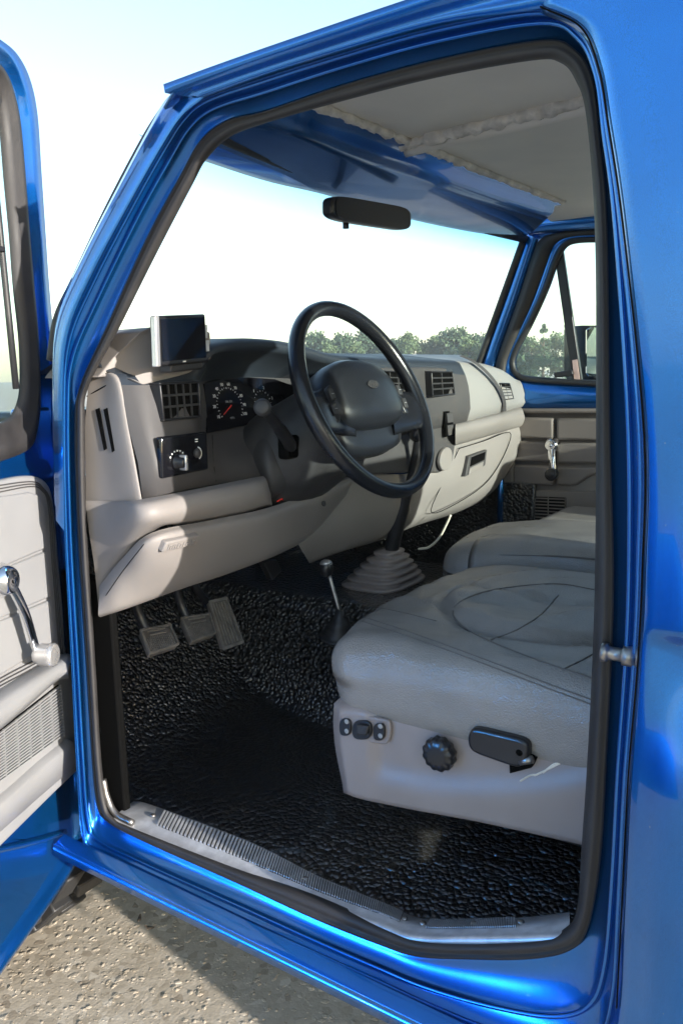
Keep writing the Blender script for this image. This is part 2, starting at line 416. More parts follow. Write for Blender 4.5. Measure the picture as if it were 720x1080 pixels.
# A pillar outside
ap_in = [key3(i) for i in (22, 23, 24, 25, 26, 27, 28, 29)]
ap_out = [atX(x, y, -.035) for x, y in ((182, 98), (174, 106), (162, 126), (130, 186), (88, 268), (60, 333), (55, 400), (57, 520))]
a1, a2 = cr(ap_in, 6), cr(ap_out, 6)
skin('windshield_pillar', [a1, [p.lerp(q, .3) + Vector((-.010, 0, 0)) for p, q in zip(a1, a2)], [p.lerp(q, .42) + Vector((.002, 0, 0)) for p, q in zip(a1, a2)],
     [p.lerp(q, .7) + Vector((-.004, 0, 0)) for p, q in zip(a1, a2)], a2, shift(a2, (.05, .02, 0))], 'paint', truck)
g2 = [atX(x, y, -.02) for x, y in ((177, 116), (171, 124), (153, 153), (117, 221), (80, 298), (62, 337), (55, 380))]
MB().tube(cr(g2, 5), .009, 8).build('windshield_gasket', 'rubber', truck)

# rear body side (right of the opening)
def bodyX(z):
    def s(a, b): t = max(0, min(1, (z - a) / (b - a))); return t * t * (3 - 2 * t)
    return -.062 - .014 * (1 - s(1.295, 1.49)) + .028 * (1 - s(1.272, 1.292)) - .036 * (1 - s(1.12, 1.268)) + .02 * (1 - s(.60, .80))
edge = [key3(i) for i in (6, 7, 8, 9, 10, 11, 12, 13, 14, 15, 16, 17, 18)]
edge = cr(edge, 10)
z_lo, z_hi = edge[0].z, edge[-1].z
def edgeY(z):
    for a, b in zip(edge, edge[1:]):
        if a.z <= z <= b.z: return a.y + (b.y - a.y) * (z - a.z) / max(1e-6, b.z - a.z)
    return edge[0].y if z < z_lo else edge[-1].y
zs = [z_lo - .12] + [z_lo + (z_hi - z_lo) * i / 220 for i in range(221)] + [z_hi + .05, z_hi + .10]
rows = []
for z in zs:
    y0 = edgeY(z); row = [Vector((-.045, y0 + .004, z)), Vector((-.055, y0, z)), Vector((-.061, y0 - .006, z))]
    bx = bodyX(z)
    for d in (.015, .03, .05, .08, .12, .2, .35, .6, .85): 
        t = min(1, d / .06); row.append(Vector((-.061 + (bx + .061) * t * t * (3 - 2 * t), y0 - d, z)))
    rows.append(row)
skin('body_side', rows, 'paint', truck)
# rocker
zb = atX(360, 1045, -.075).z; zt = key3(2).z
Ys = [1.20, 1.15, 1.0, .6, .2, -.2, -.62]
prof = [(-.050, zt + .004), (-.064, zt - .002), (-.074, zt - .010), (-.078, zt - .022), (-.072, (zt + zb) / 2), (-.075, zb + .01), (-.068, zb), (-.02, zb - .012), (.1, zb - .012)]
skin('rocker_panel', [[Vector((x, Y, z)) for Y in Ys] for x, z in prof], 'paint', truck)
MB().box((.75, .3, zb - .004), (.66, 1.15, .010)).build('cab_floor_pan', 'black', truck)
gp_ = []
for i in range(8, 19): gp_.append(key3(i) + Vector((-.0045, -.001, 0)))
MB().tube(cr(gp_, 8), .0009, 6).build('panel_gap', 'dark', truck)
# striker pin
sp = atX(661, 692, -.020)
st = MB().lathe(sp, (0, 1, 0), [(-.01, .011), (.004, .011), (.005, .0075), (.020, .0075), (.021, .0105), (.027, .0105)], 20).build('door_striker', 'steel', truck)

# fender, hood, right side, rear wall, bed: what surrounds the cab
fz = 1.33
rows = []
for Y in (1.26, 1.45, 1.7, 2.0, 2.3, 2.6, 2.72):
    rows.append([Vector((x + (.05 if Y > 2.65 else 0), Y, z - (Y - 1.26) * .05 - (.02 if Y > 2.65 else 0))) for x, z in ((.25, fz + .035), (.08, fz + .02), (-.03, fz + .0), (-.07, fz - .06), (-.085, fz - .3), (-.075, fz - .45))])
skin('front_fender', rows, 'paint', truck, solid=.004)
arch = []
for i in range(15):
    a = math.pi * i / 14; arch.append(Vector((-.088, 1.97 + .50 * math.cos(a), .70 + .44 * math.sin(a))))
low = [Vector((-.078, 2.72, .72))] + [Vector((-.078, 2.72 - 1.46 * i / 12, .975)) for i in range(13)] + [Vector((-.078, 1.26, .72))]
skin('fender_flare', [arch, low], 'paint', truck, solid=.004)
skin('hood', [[Vector((X, Y, fz + .04 + .03 * math.sin(math.pi * (X - .25) / 1.0) - (Y - 1.3) * .05)) for X in [.25 + i / 10 for i in range(11)]] for Y in (1.42, 1.8, 2.3, 2.72)], 'paint', truck, solid=.004)
skin('grille_panel', [[Vector((X, 2.73, z)) for X in (-.03, .4, 1.1, 1.53)] for z in (fz - .06, 1.1, .8)], 'chrome', truck, solid=.02)
skin('passenger_fender', [[Vector((x, Y, z - (Y - 1.26) * .05)) for x, z in ((1.25, fz + .035), (1.42, fz + .02), (1.56, fz), (1.6, fz - .06), (1.61, fz - .45))] for Y in (1.26, 1.7, 2.2, 2.72)], 'paint', truck, solid=.004)
MB().box((.75, 1.36, 1.44), (.74, .07, .05)).build('cowl', 'black', truck, bevel=.01)
# firewall
MB().box((.75, 1.62, 1.02), (.76, .01, .31)).build('firewall', 'liner', truck)

# windshield
def wsL(t): # t 0 bottom..1 top, left and right edges
    return (atX(180, 122, .02) + (atX(72, 345, .02) - atX(180, 122, .02)) * 1.35).lerp(atX(180, 122, .02), t)
TR_ = atX(551, 252, 1.50); BR_ = atX(504, 382, 1.50); BR2 = TR_ + (BR_ - TR_) * 1.45
def wsR(t): return BR2.lerp(TR_, t)
rows = []
for i in range(13):
    t = i / 12; a, b = wsL(t), wsR(t); row = []
    for j in range(21):
        s = j / 20; p = a.lerp(b, s); p.y += .055 * math.sin(math.pi * s); row.append(p)
    rows.append(row)
ws = skin('windshield', rows, 'wglass', truck)
top = rows[-1]; rt = [r[-1] for r in rows]
MB().tube([p + Vector((0, -.004, .0)) for p in top], .012, 8).build('windshield_top_gasket', 'black_rubber', truck)
MB().tube([p + Vector((-.004, -.004, 0)) for p in rt], .010, 8).build('windshield_side_gasket', 'black_rubber', truck)

# header panel
hb = [(212, 172), (280, 187), (350, 204), (430, 228), (500, 243), (552, 250)]
ht = [(230, 150), (310, 126), (372, 148), (440, 172), (515, 200), (583, 224)]
lo_ = [atZ(x, y, z) for (x, y), z in zip(hb, (1.905, 1.905, 1.905, 1.91, 1.915, 1.93))]
hi_ = [atZ(x, y, z) for (x, y), z in zip(ht, (1.93, 1.945, 1.952, 1.956, 1.956, 1.95))]
lo_[0] = Vector((.03, .95, 1.90)); hi_[0] = Vector((.03, .86, 1.945))
A, B = cr(lo_, 6), cr(hi_, 6)
skin('header_panel', [shift(A, (0, .03, .012)), shift(A, (0, .012, -.002)), A, [a.lerp(b, .35) + Vector((0, 0, -.006)) for a, b in zip(A, B)], [a.lerp(b, .7) + Vector((0, 0, -.003)) for a, b in zip(A, B)], B, shift(B, (0, -.004, .016)), shift(B, (0, -.02, .016)), shift(B, (0, -.024, .028))], 'paint', truck)
# ceiling skin
rows = []
for i in range(14):
    Y = .86 - i * .11
    rows.append([Vector((.02 + 1.5 * j / 16, Y, 1.956 + .026 * math.sin(math.pi * j / 16) ** .5)) for j in range(17)])
ceil = skin('headliner', rows, 'ceil', truck)
def lump(path, r, amp, name, mat, par, sc_=40):
    P = cr(path, 30); mb = MB()
    mb.tube(P, [r * (1 + amp * noise.noise(p * sc_)) for p in P], 10)
    o = mb.build(name, mat, par)
    for v in o.data.vertices: v.co += Vector((noise.noise(v.co * 90), noise.noise(v.co * 90 + Vector((5, 5, 5))), noise.noise(v.co * 90 + Vector((9, 1, 3))))) * r * .35
    return o
lump([p + Vector((0, -.026, .022)) for p in hi_[1:]], .008, .6, 'foam_bead', 'foam', ceil)
rb = [atZ(x, y, 1.972) for x, y in ((428, 158), (480, 145), (540, 131), (618, 112), (700, 90))]
MB().tube(cr(rb, 6), .014, 8).build('roof_rib', 'ceil', ceil)
lump([p + Vector((-.022, 0, .004)) for p in rb], .012, .5, 'foam_bead', 'foam', ceil)
# far side: roof rail inside, wiring
rr = [atX(x, y, 1.49) for x, y in ((556, 238), (600, 234), (660, 230))]
MB().tube(cr(rr, 5), .026, 12).build('roof_side_rail', 'paint', truck)
mbx = MB(); mbx.prism([atX(x, y, 1.50) for x, y in ((558, 215), (575, 206), (640, 205), (640, 222), (575, 226))], (.02, 0, 0)); mbx.build('rail_opening', 'dark', truck)
MB().tube(cr([atX(x, y, 1.46) for x, y in ((558, 212), (572, 207), (590, 209), (612, 216))], 6), .0035, 6).build('loose_wire', 'wire', truck)
mbx = MB().lathe(atX(558, 231, 1.47), (-1, -.3, 0), [(0, .016), (.004, .016)], 16); mbx.build('bolt_hole', 'dark', truck)

# far side wall: pillar, seal, door
def strip(name, a, b, X, mat, par, depth=.02):
    A_ = cr([atX(x, y, X) for x, y in a], 6); B_ = cr([atX(x, y, X) for x, y in b], 6)
    return skin(name, [shift(A_, (depth, 0, 0)), A_, [p.lerp(q, .5) + Vector((-.008, 0, 0)) for p, q in zip(A_, B_)], B_, shift(B_, (depth, 0, 0))], mat, par)
strip('far_windshield_pillar', [(556, 246), (549, 262), (532, 310), (515, 358), (508, 380), (500, 400)], [(566, 252), (562, 265), (545, 318), (528, 365), (521, 388), (514, 405)], 1.50, 'paint', truck)
strip('far_door_seal', [(640, 240), (590, 245), (570, 252), (562, 267), (546, 316), (529, 364), (522, 388), (518, 420), (516, 470)], [(640, 247), (600, 250), (583, 258), (574, 280), (557, 325), (542, 360), (533, 385), (530, 425), (527, 470)], 1.495, 'rubber', truck)
pdoor = empty('passenger_door', (1.5, .7, 1.2), truck); pdoor.location = (0, 0, 0)
gas = [(640, 252), (610, 253), (596, 258), (587, 272), (575, 305), (558, 342), (544, 368), (540, 384), (546, 396), (560, 400), (600, 403), (640, 405)]
outr = [(640, 246), (600, 248), (584, 256), (576, 272), (560, 318), (543, 354), (533, 380), (530, 392), (530, 408), (532, 430), (590, 431), (640, 431)]
ga = cr([atX(x, y, 1.505) for x, y in gas], 6); go = cr([atX(x, y, 1.50) for x, y in outr], 6)
skin('window_frame', [shift(go, (.03, 0, 0)), go, [p.lerp(q, .5) + Vector((-.006, 0, 0)) for p, q in zip(go, ga)], ga, shift(ga, (.03, 0, 0))], 'paint', pdoor)
MB().tube(ga, .0095, 8).build('window_gasket', 'black_rubber', pdoor)
mb = MB(); mb.prism([atX(x, y, 1.51) for x, y in ((583, 262), (592, 258), (613, 402), (603, 402))], (.015, 0, 0)); mb.build('vent_window_bar', 'black', pdoor, bevel=.003)
mb = MB(); mb.prism([p + Vector((.014, 0, 0)) for p in [atX(x, y, 1.51) for x, y in gas]] , (.002, 0, 0)); mb.build('window_glass', 'glass', pdoor, smooth=False)
mb = MB(); mb.prism([atX(x, y, 1.507) for x, y in ((603, 380), (608, 379), (611, 401), (605, 401))], (.002, 0, 0)); mb.build('sticker', 'sticker', pdoor, smooth=False)
mb = MB(); mb.prism([atX(x, y, 1.49) for x, y in ((583, 393), (602, 390), (604, 395), (590, 398), (584, 398))], (.015, 0, 0)); mb.build('vent_window_latch', 'black', pdoor, bevel=.003)
# outer side of the far door and body
MB().box((1.565, .3, 1.08), (.035, .95, .40)).build('door_skin', 'paint', pdoor, bevel=.01)
tx = 1.492
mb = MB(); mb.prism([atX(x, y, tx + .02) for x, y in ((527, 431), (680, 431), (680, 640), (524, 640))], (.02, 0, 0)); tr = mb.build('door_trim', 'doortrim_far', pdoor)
def pad(pts, X=tx, d=.02, mat='doortrim_far', par=tr, name='trim_pad', bev=.008):
    m_ = MB(); m_.prism([atX(x, y, X) for x, y in pts], (d, 0, 0)); return m_.build(name, mat, par, bevel=bev, seg=3)
pad([(529, 431), (660, 431), (660, 436), (529, 436)], tx - .006)
pad([(534, 438), (541, 439), (541, 515), (529, 545), (527, 520), (531, 470)])
pad([(544, 440), (583, 441), (583, 463), (544, 462)]); pad([(586, 441), (650, 442), (650, 465), (586, 464)])
pad([(544, 465), (583, 466), (583, 488), (540, 487)]); pad([(586, 467), (650, 468), (650, 489), (586, 489)])
pad([(540, 490), (583, 491), (583, 512), (540, 511)]); pad([(586, 492), (650, 493), (620, 503), (606, 513), (586, 512)])
pad([(527, 549), (530, 516), (660, 519), (660, 560), (527, 556)], tx + .004, .01)
qg = quadX(((543, 523), (596, 525), (596, 556), (543, 552)), tx)
mb = MB(); qg.slab(mb, 0, 1, 0, 1, -.008, .001)
gp = mb.build('speaker_grille', 'dark', tr, smooth=False)
mb = MB()
for i in range(9): qg.slab(mb, 0, 1, i / 9 + .03, i / 9 + .065, .0, .005)
for i in range(4): qg.slab(mb, i / 3.02, i / 3.02 + .012, 0, 1, .0, .006)
mb.build('grille_slats', 'doortrim_far', gp, smooth=False)
def crank(par, base, n, arm, r=.02, length=.12, kmat='black'):
    """window crank: spindle, arm, knob"""
    n = Vector(n).normalized(); arm = Vector(arm).normalized(); c = MB().lathe(base, n, [(0, r * 1.15), (.006, r * 1.2), (.02, r), (.026, r * .8), (.027, r * .72), (.0255, r * .6), (.027, r * .5), (.0255, r * .35), (.0275, r * .2)], 28).build('window_crank', 'chrome', par)
    p0 = base + n * .018; p1 = base + n * .030 + arm * length * .45; p2 = base + n * .032 + arm * length
    P = cr([p0, p1, p2], 6)
    sd = n.cross(arm); rows_ = []
    for i, p in enumerate(P):
        w = .0125 - .0035 * i / len(P); ring = []
        for k in range(10):
            a = 2 * math.pi * k / 10; ring.append(p + sd * math.cos(a) * w + n * math.sin(a) * .0045)
        rows_.append(ring)
    skin('crank_arm', rows_, 'chrome', c, closed=True)
    MB().lathe(p2 - n * .006, n, [(0, .008), (.003, .014), (.012, .0175), (.026, .0175), (.029, .0185), (.035, .0185), (.037, .015), (.036, .011), (.0375, .007)], 24, 12, .03).build('crank_knob', kmat, c)
    return c
crank(tr, atX(583, 469, tx), (-1, 0, 0), atX(588, 500, tx) - atX(583, 469, tx), .02, .085)
# passenger mirror
pm = empty('passenger_mirror', (0, 0, 0), truck)
mq = [atX(x, y, 1.80) for x, y in ((607, 346), (612, 343), (650, 343), (650, 402), (611, 401), (607, 396))]
mrot = Vector((.03, .04, 0))
MB().prism(mq, (.02, .05, 0)).build('mirror_housing', 'black', pm, bevel=.008, seg=3)
cm = sum(mq, Vector()) / len(mq)
mirp = [cm + (p - cm) * .90 + Vector((-.004, -.012, 0)) for p in mq]
mirp = [Vector((p.x, cm.y - .02 + (p.y - cm.y) * 1.0, p.z)) for p in mirp]
MB().prism(mirp, (.001, .004, 0)).build('mirror_glass', 'mirror', pm, smooth=False)
MB().tube([Vector((1.6, cm.y + .03, cm.z - .13)), cm + Vector((-.02, .04, -.1))], .01).build('mirror_arm', 'black', pm)

# floor: bedliner sheet with toe board and transmission hump
def sstep(a, b, x): t = max(0, min(1, (x - a) / (b - a))); return t * t * (3 - 2 * t)
def floorz(X, Y):
    z = .735 - .02 * (1 - sstep(.03, .12, X))
    t_ = Y - 1.27; toe = 1.05 * .5 * (t_ + math.sqrt(t_ * t_ + .012)); toe = toe if toe < .5 else .5
    z += toe
    h = .74 + .27 * sstep(.52, .66, X + .10 * (1.2 - Y) * 0) * (1 - sstep(1.12, 1.28, X)) * (1 - .25 * sstep(1.0, .2, Y))
    z = max(z, h) if h > .745 else z
    z += .004 * noise.noise(Vector((X * 9, Y * 9, 0)))
    return z
rows = [[Vector((.028 + 1.45 * i / 90, -.45 + 2.07 * j / 110, floorz(.028 + 1.45 * i / 90, -.45 + 2.07 * j / 110))) for i in range(91)] for j in range(111)]
skin('floor_liner', rows, 'liner', truck)
# left kick panel and sill inner wall
MB().box((.034, 1.45, .95), (.008, .33, .25)).build('kick_panel', 'dark', truck, bevel=.004)
MB().box((1.49, 1.3, .95), (.01, .40, .25)).build('far_kick_panel', 'liner', truck, bevel=.004)
MB().box((1.555, .87, 1.965), (.045, .075, .04)).build('corner_gusset', 'paint', truck, bevel=.012, seg=3)
MB().tube([atX(528, 478, 1.47), atX(527, 560, 1.47)], .010, 10).build('far_jamb', 'paint', truck)

# sill plates
so = [(121, 862), (145, 874), (250, 917), (330, 948), (400, 972), (437, 985), (500, 986), (560, 985), (600, 983)]
si = [(141, 845), (160, 849), (262, 887), (335, 924), (405, 953), (446, 969), (505, 970), (557, 967), (600, 962)]
So = cr([atX(x, y, .004) for x, y in so], 6); Si = cr([atX(x, y, .062) for x, y in si], 6)
skin('sill_trim', [shift(So, (-.004, 0, -.016)), shift(So, (-.008, 0, -.003)), So, [a.lerp(b, .22) for a, b in zip(So, Si)], [a.lerp(b, .25) + Vector((0, 0, .002)) for a, b in zip(So, Si)], Si, shift(Si, (.004, 0, -.02))], 'alu', truck)
def seg_pt(t): # t along 0..1 of the polyline pair
    n = len(So) - 1; f = max(0, min(n - 1e-6, t * n)); i = int(f); f -= i
    return So[i].lerp(So[i + 1], f), Si[i].lerp(Si[i + 1], f)
def ribs(t0, t1, n, name):
    mb = MB(); 
    for i in range(n):
        ta = t0 + (t1 - t0) * i / n; tb = ta + (t1 - t0) / n * .5
        a0, a1_ = seg_pt(ta); b0, b1_ = seg_pt(tb)
        P = [a0.lerp(a1_, .34), b0.lerp(b1_, .34), b0.lerp(b1_, .9), a0.lerp(a1_, .9)]
        up = Vector((0, 0, .0015)); mb.hexa([p + up for p in P] + [p + up * 3.2 for p in P])
    base = MB(); P = []
    N = 12
    top_ = [seg_pt(t0 + (t1 - t0) * i / N) for i in range(N + 1)]
    base = [[a.lerp(b, .32) + Vector((0, 0, .0018)) for a, b in top_], [a.lerp(b, .92) + Vector((0, 0, .0018)) for a, b in top_]]
    p = skin(name, base, 'upper', truck); mb.build('tread_ribs', 'alu', p, smooth=False)
    for t in (t0 - .012, (t0 + t1) / 2, t1 + .012):
        a, b = seg_pt(t); MB().lathe(a.lerp(b, .6) + Vector((0, 0, .002)), (0, 0, 1), [(0, .005), (.002, .005), (.0035, .003)], 12).build('screw', 'steel', p)
ribs(.15, .56, 95, 'sill_tread_plate'); ribs(.645, .84, 48, 'sill_tread_plate')
MB().tube(cr([atX(x, y, .006) for x, y in ((109, 822), (113, 840), (122, 858), (140, 868))], 6), .006, 8).build('sill_corner_trim', 'steel', truck)

# ------------------------------------------------------------------ dashboard
dash = empty('dashboard', (0, 0, 0), truck)
def row(pts): return [atY(x, y, Y) for x, y, Y in pts]
def resample(pts, n, xs=None):
    P = cr(pts, 10)
    out = []
    for X in xs:
        best = None
        for a, b in zip(P, P[1:]):
            if (a.x <= X <= b.x) or (b.x <= X <= a.x):
                t = (X - a.x) / (b.x - a.x) if abs(b.x - a.x) > 1e-9 else 0; best = a.lerp(b, t); break
        if best is None: best = P[0].copy() if abs(X - P[0].x) < abs(X - P[-1].x) else P[-1].copy(); 
        best.x = X; out.append(best)
    return out
rtop = [atX(122, 400, .018)] + row([(155, 402, 1.025), (204, 394, 1.015), (218, 380, 1.0), (232, 370, .995), (260, 366, .995), (300, 368, .995), (330, 374, .985), (355, 381, .98), (400, 385, .97), (447, 386, .96), (472, 387, .955), (505, 388, .95), (530, 394, .95), (548, 406, .95)])
rrec = [atX(124, 406, .018)] + row([(155, 406, 1.02), (204, 402, 1.01), (217, 402, 1.09), (255, 398, 1.10), (300, 399, 1.10), (335, 402, 1.05), (362, 398, .985), (400, 392, .97), (450, 392, .96), (475, 394, .95), (505, 398, .935), (530, 404, .94), (549, 412, .945)])
rlen = [atX(133, 450, .018)] + row([(160, 450, 1.005), (205, 452, 1.0), (217, 456, 1.055), (265, 447, 1.06), (300, 443, 1.055), (340, 440, 1.03), (370, 435, .98), (400, 428, .965), (450, 420, .955), (476, 420, .94), (505, 417, .925), (530, 416, .93), (549, 420, .943)])
rbot = [atX(147, 527, .018)] + row([(168, 522, .985), (200, 515, .985), (240, 508, .99), (277, 502, .99), (320, 495, .99), (350, 485, .99), (380, 470, .98), (420, 460, .965), (470, 450, .95), (482, 447, .94), (505, 441, .935), (528, 435, .94), (549, 429, .948)])
XS = [.02 + 1.475 * i / 150 for i in range(151)]
Rt, Rr, Rl, Rb = [resample(r, 0, XS) for r in (rtop, rrec, rlen, rbot)]
Rbrow = [Vector((p.x, p.y + .022, p.z + .013 + .004 * sstep(.2, .3, p.x))) for p in Rt]
Rfront = [Vector((p.x, 1.30, 1.545)) for p in Rt]
Rmid = [Vector((p.x, 1.16, max(q.z + .004, 1.597))) for p, q in zip(Rt, Rbrow)]
body = [Rfront, Rmid, Rbrow, [a.lerp(b, .5) + Vector((0, -.004, .003)) for a, b in zip(Rbrow, Rt)], Rt, [a.lerp(b, .15) + Vector((0, .012, 0)) if (.17 < a.x < .58) else a.lerp(b, .3) for a, b in zip(Rt, Rr)],
        [a.lerp(b, .6) + (Vector((0, .02, .004)) if (.2 < a.x < .5) else Vector((0, 0, 0))) for a, b in zip(Rt, Rr)], Rr, [a.lerp(b, .5) + Vector((0, -.002, 0)) for a, b in zip(Rr, Rl)], Rl, [a.lerp(b, .5) + Vector((0, -.006, 0)) for a, b in zip(Rl, Rb)], Rb, [p + Vector((0, .03, -.01)) for p in Rb]]
iB = 7
cS = 108
skin('dash_top', [r_[:cS + 1] for r_ in body[:iB + 1]], 'brow', dash)
dface = skin('instrument_panel', [r_[:cS + 1] for r_ in body[iB:]], 'upper', dash)
skin('passenger_pad', [r_[cS:] for r_ in body], 'pad', dash)  # right end of the dash split off to carry the painted sunlit tone
# end cap with slots
ec_t = [atX(x, y, X) for x, y, X in ((94, 395, .022), (108, 386, .022), (130, 382, .03))]
E0 = [atX(92, 404, .02), atX(106, 400, .022), atX(123, 399, .018)]
E1 = [atX(90, 450, .02), atX(108, 450, .021), atX(133, 450, .018)]
E2 = [atX(91, 528, .02), atX(115, 528, .021), atX(147, 528, .018)]
Et = [atX(92, 400, .05) + Vector((0, 0, .03)), atX(110, 385, .05), atX(126, 388, .05)]
Et = [p + Vector((.0, .04, .010)) for p in E0]
for e_ in (Et, E0, E1, E2): e_.append(e_[-1] + Vector((.022, .012, 0))); e_.append(e_[-1] + Vector((.05, .03, 0)))
endcap = patch('dash_end_cap', [Et, E0, E1, E2], 'lower', dash, nu=6, nv=6)
for k in (0, 1):
    x0 = 101 + 8.5 * k
    P = [atX(x0, 432, .0215), atX(x0 + 4, 430, .0215), atX(x0 + 12, 473 + 2 * k, .0215), atX(x0 + 9, 475 + 2 * k, .0215)]
    MB().prism(shift(P, (-.003, -.003, 0)), (.006, .004, 0)).build('vent_slot', 'dark', endcap, smooth=False)
sm = cr([atX(x, y, .0215) for x, y in ((92, 418), (106, 410), (124, 400))], 4)
MB().tube(sm, .0012, 6).build('panel_seam', 'dark', endcap)
# corner pod carrying the navigation device
pod = [(104, 398), (120, 378), (149, 350), (160, 345), (222, 350), (224, 378), (206, 393), (152, 406), (135, 398), (122, 396)]
mb = MB()
F_ = [atY(x, y, 1.018 + (.06 if x < 125 else (.02 if x < 140 else 0))) for x, y in pod]
mb.prism(F_, (.01, .16, .0)); mb.build('corner_pod', 'lower', dash, bevel=.008, seg=3)

def vent(q, par, nv, nh, name='air_vent', w=.008):
    mb = MB(); q.slab(mb, 0, 1, 0, 1, -.010, .001); v = mb.build(name, 'dark', par, smooth=False)
    mb = MB(); b = .05
    q.slab(mb, -b, 1 + b, -b * 1.4, 0, -.03, w); q.slab(mb, -b, 1 + b, 1, 1 + b * 1.4, -.03, w); q.slab(mb, -b, 0, 0, 1, -.03, w); q.slab(mb, 1, 1 + b, 0, 1, -.03, w)
    mb.build('vent_bezel', 'black', v, bevel=.0015)
    mb = MB()
    for i in range(1, nv): q.slab(mb, i / nv - .018, i / nv + .018, 0, 1, .001, w * .6)
    for i in range(1, nh): q.slab(mb, 0, 1, i / nh - .045, i / nh + .02, .001, w * .85)
    mb.build('vent_louvres', 'shroud', v, smooth=False)
    return v
vent(quadY(((168, 406), (207, 404), (209, 438), (172, 442)), 1.000), dash, 5, 3, w=.006)
# light switch panel
ql = quadY(((167, 461), (216, 455), (218, 495), (169, 505)), .985)
mb = MB(); ql.slab(mb, 0, 1, 0, 1, -.008, .006); lp = mb.build('light_switch_panel', 'gloss', dash, bevel=.004, seg=3)
kx = ql.n
MB().lathe(ql.at(.32, .66, .006), kx, [(0, .0135), (.004, .0135), (.006, .010), (.018, .009), (.020, .007)], 24).build('light_knob', 'black', lp)
mb = MB(); c = ql.at(.32, .66, .012); mb.box(c + kx * .008, (.0032, .008, .013)); mb.build('knob_grip', 'silver', lp, bevel=.002)
MB().lathe(ql.at(.74, .52, .006), kx, [(0, .008), (.003, .0075), (.005, .006)], 20).build('dimmer_dial', 'shroud', lp)
mb = MB()
for a in range(-60, 80, 20):
    d = Vector((math.sin(R_(a)), 0, math.cos(R_(a)))); mb.box(ql.at(.32, .66, .0068) + d * .019, (.0011, .0006, .0014))
mb.build('switch_markings', 'white', lp, smooth=False); mb = MB()
for a in range(20, 150, 16):
    d = Vector((math.sin(R_(a)), 0, math.cos(R_(a)))); mb.box(ql.at(.74, .52, .0068) + d * .0105, (.0006, .0006, .0012))
mb.box(ql.at(.74, .16, .0068), (.003, .0006, .0008)); mb.box(ql.at(.74, .22, .0068), (.003, .0006, .0008))
mb.build('dimmer_markings', 'white', lp, smooth=False)

stitch_later = []
# instrument cluster
cl = [(216, 405), (235, 400), (262, 398), (290, 400), (312, 408), (330, 425), (330, 445), (300, 443), (266, 447), (218, 457)]
CY = 1.052
Pcl = [atY(x, y, CY + (.02 if y < 430 else 0)) for x, y in cl]
nc = (atY(240, 402, CY + .02) - atY(240, 452, CY)).cross(Vector((1, 0, 0))).normalized()
if nc.y > 0: nc = -nc
cluster = MB().prism(Pcl, -nc * -.0 + Vector((0, .02, 0))).build('instrument_cluster', 'gloss', dash, smooth=False)
def onc(px, py, lift=.0012):
    p0 = atY(240, 452, CY); return onp(px, py, p0, nc) + nc * lift
ex = Vector((1, 0, 0)); ez = nc.cross(ex); ez = ez if ez.z > 0 else -ez
def gauge(px, py, r, a0, a1, n, nums, name, r_in=.86):
    c = onc(px, py); mb = MB()
    for i in range(n):
        a = R_(a0 + (a1 - a0) * i / (n - 1)); d = ex * math.sin(a) + ez * math.cos(a); s = nc.cross(d); l = .0032 if i % 2 == 0 else .0018; wdt = .0006 if i % 2 == 0 else .0004
        p = c + d * (r - l); e = c + d * r
        mb.hexa([p - s * wdt, p + s * wdt, e + s * wdt, e - s * wdt, p - s * wdt + nc * .0006, p + s * wdt + nc * .0006, e + s * wdt + nc * .0006, e - s * wdt + nc * .0006])
    g = mb.build(name, 'white', cluster, smooth=False)
    for t, ad in nums:
        a = R_(ad); d = ex * math.sin(a) + ez * math.cos(a); text('gauge_numeral', t, .0085, c + d * (r + .0065), ex, ez, 'white', cluster, .0002)
    return c
c1 = gauge(242, 428, .036, -125, 125, 25, [('10', -118), ('20', -90), ('30', -62), ('40', -38), ('50', -14), ('60', 12), ('70', 38), ('80', 65), ('90', 90), ('100', 115)], 'speedometer_scale')
c2 = gauge(277, 425, .026, -120, 110, 13, [('1', -40), ('2', 20), ('3', 75)], 'tachometer_scale')
tag(text('odometer', '086 331', .006, c1 + ez * .008, ex, ez, 'greyprint', cluster, .0002))
text('gauge_unit', 'MPH', .006, c1 - ez * .024, ex, ez, 'greyprint', cluster, .0002)
def needle(c, ang, L, name):
    a = R_(ang); d = ex * math.sin(a) + ez * math.cos(a); s = nc.cross(d); p = c + nc * .004; e = p + d * L
    m_ = MB().hexa([p - s * .0012, p + s * .0012, e + s * .0006, e - s * .0006, p - s * .0012 + nc * .001, p + s * .0012 + nc * .001, e + s * .0006 + nc * .001, e - s * .0006 + nc * .001])
    m_.build(name, 'red', cluster, smooth=False)
needle(c1, -122, .032, 'gauge_needle'); needle(c2, -118, .022, 'gauge_needle')

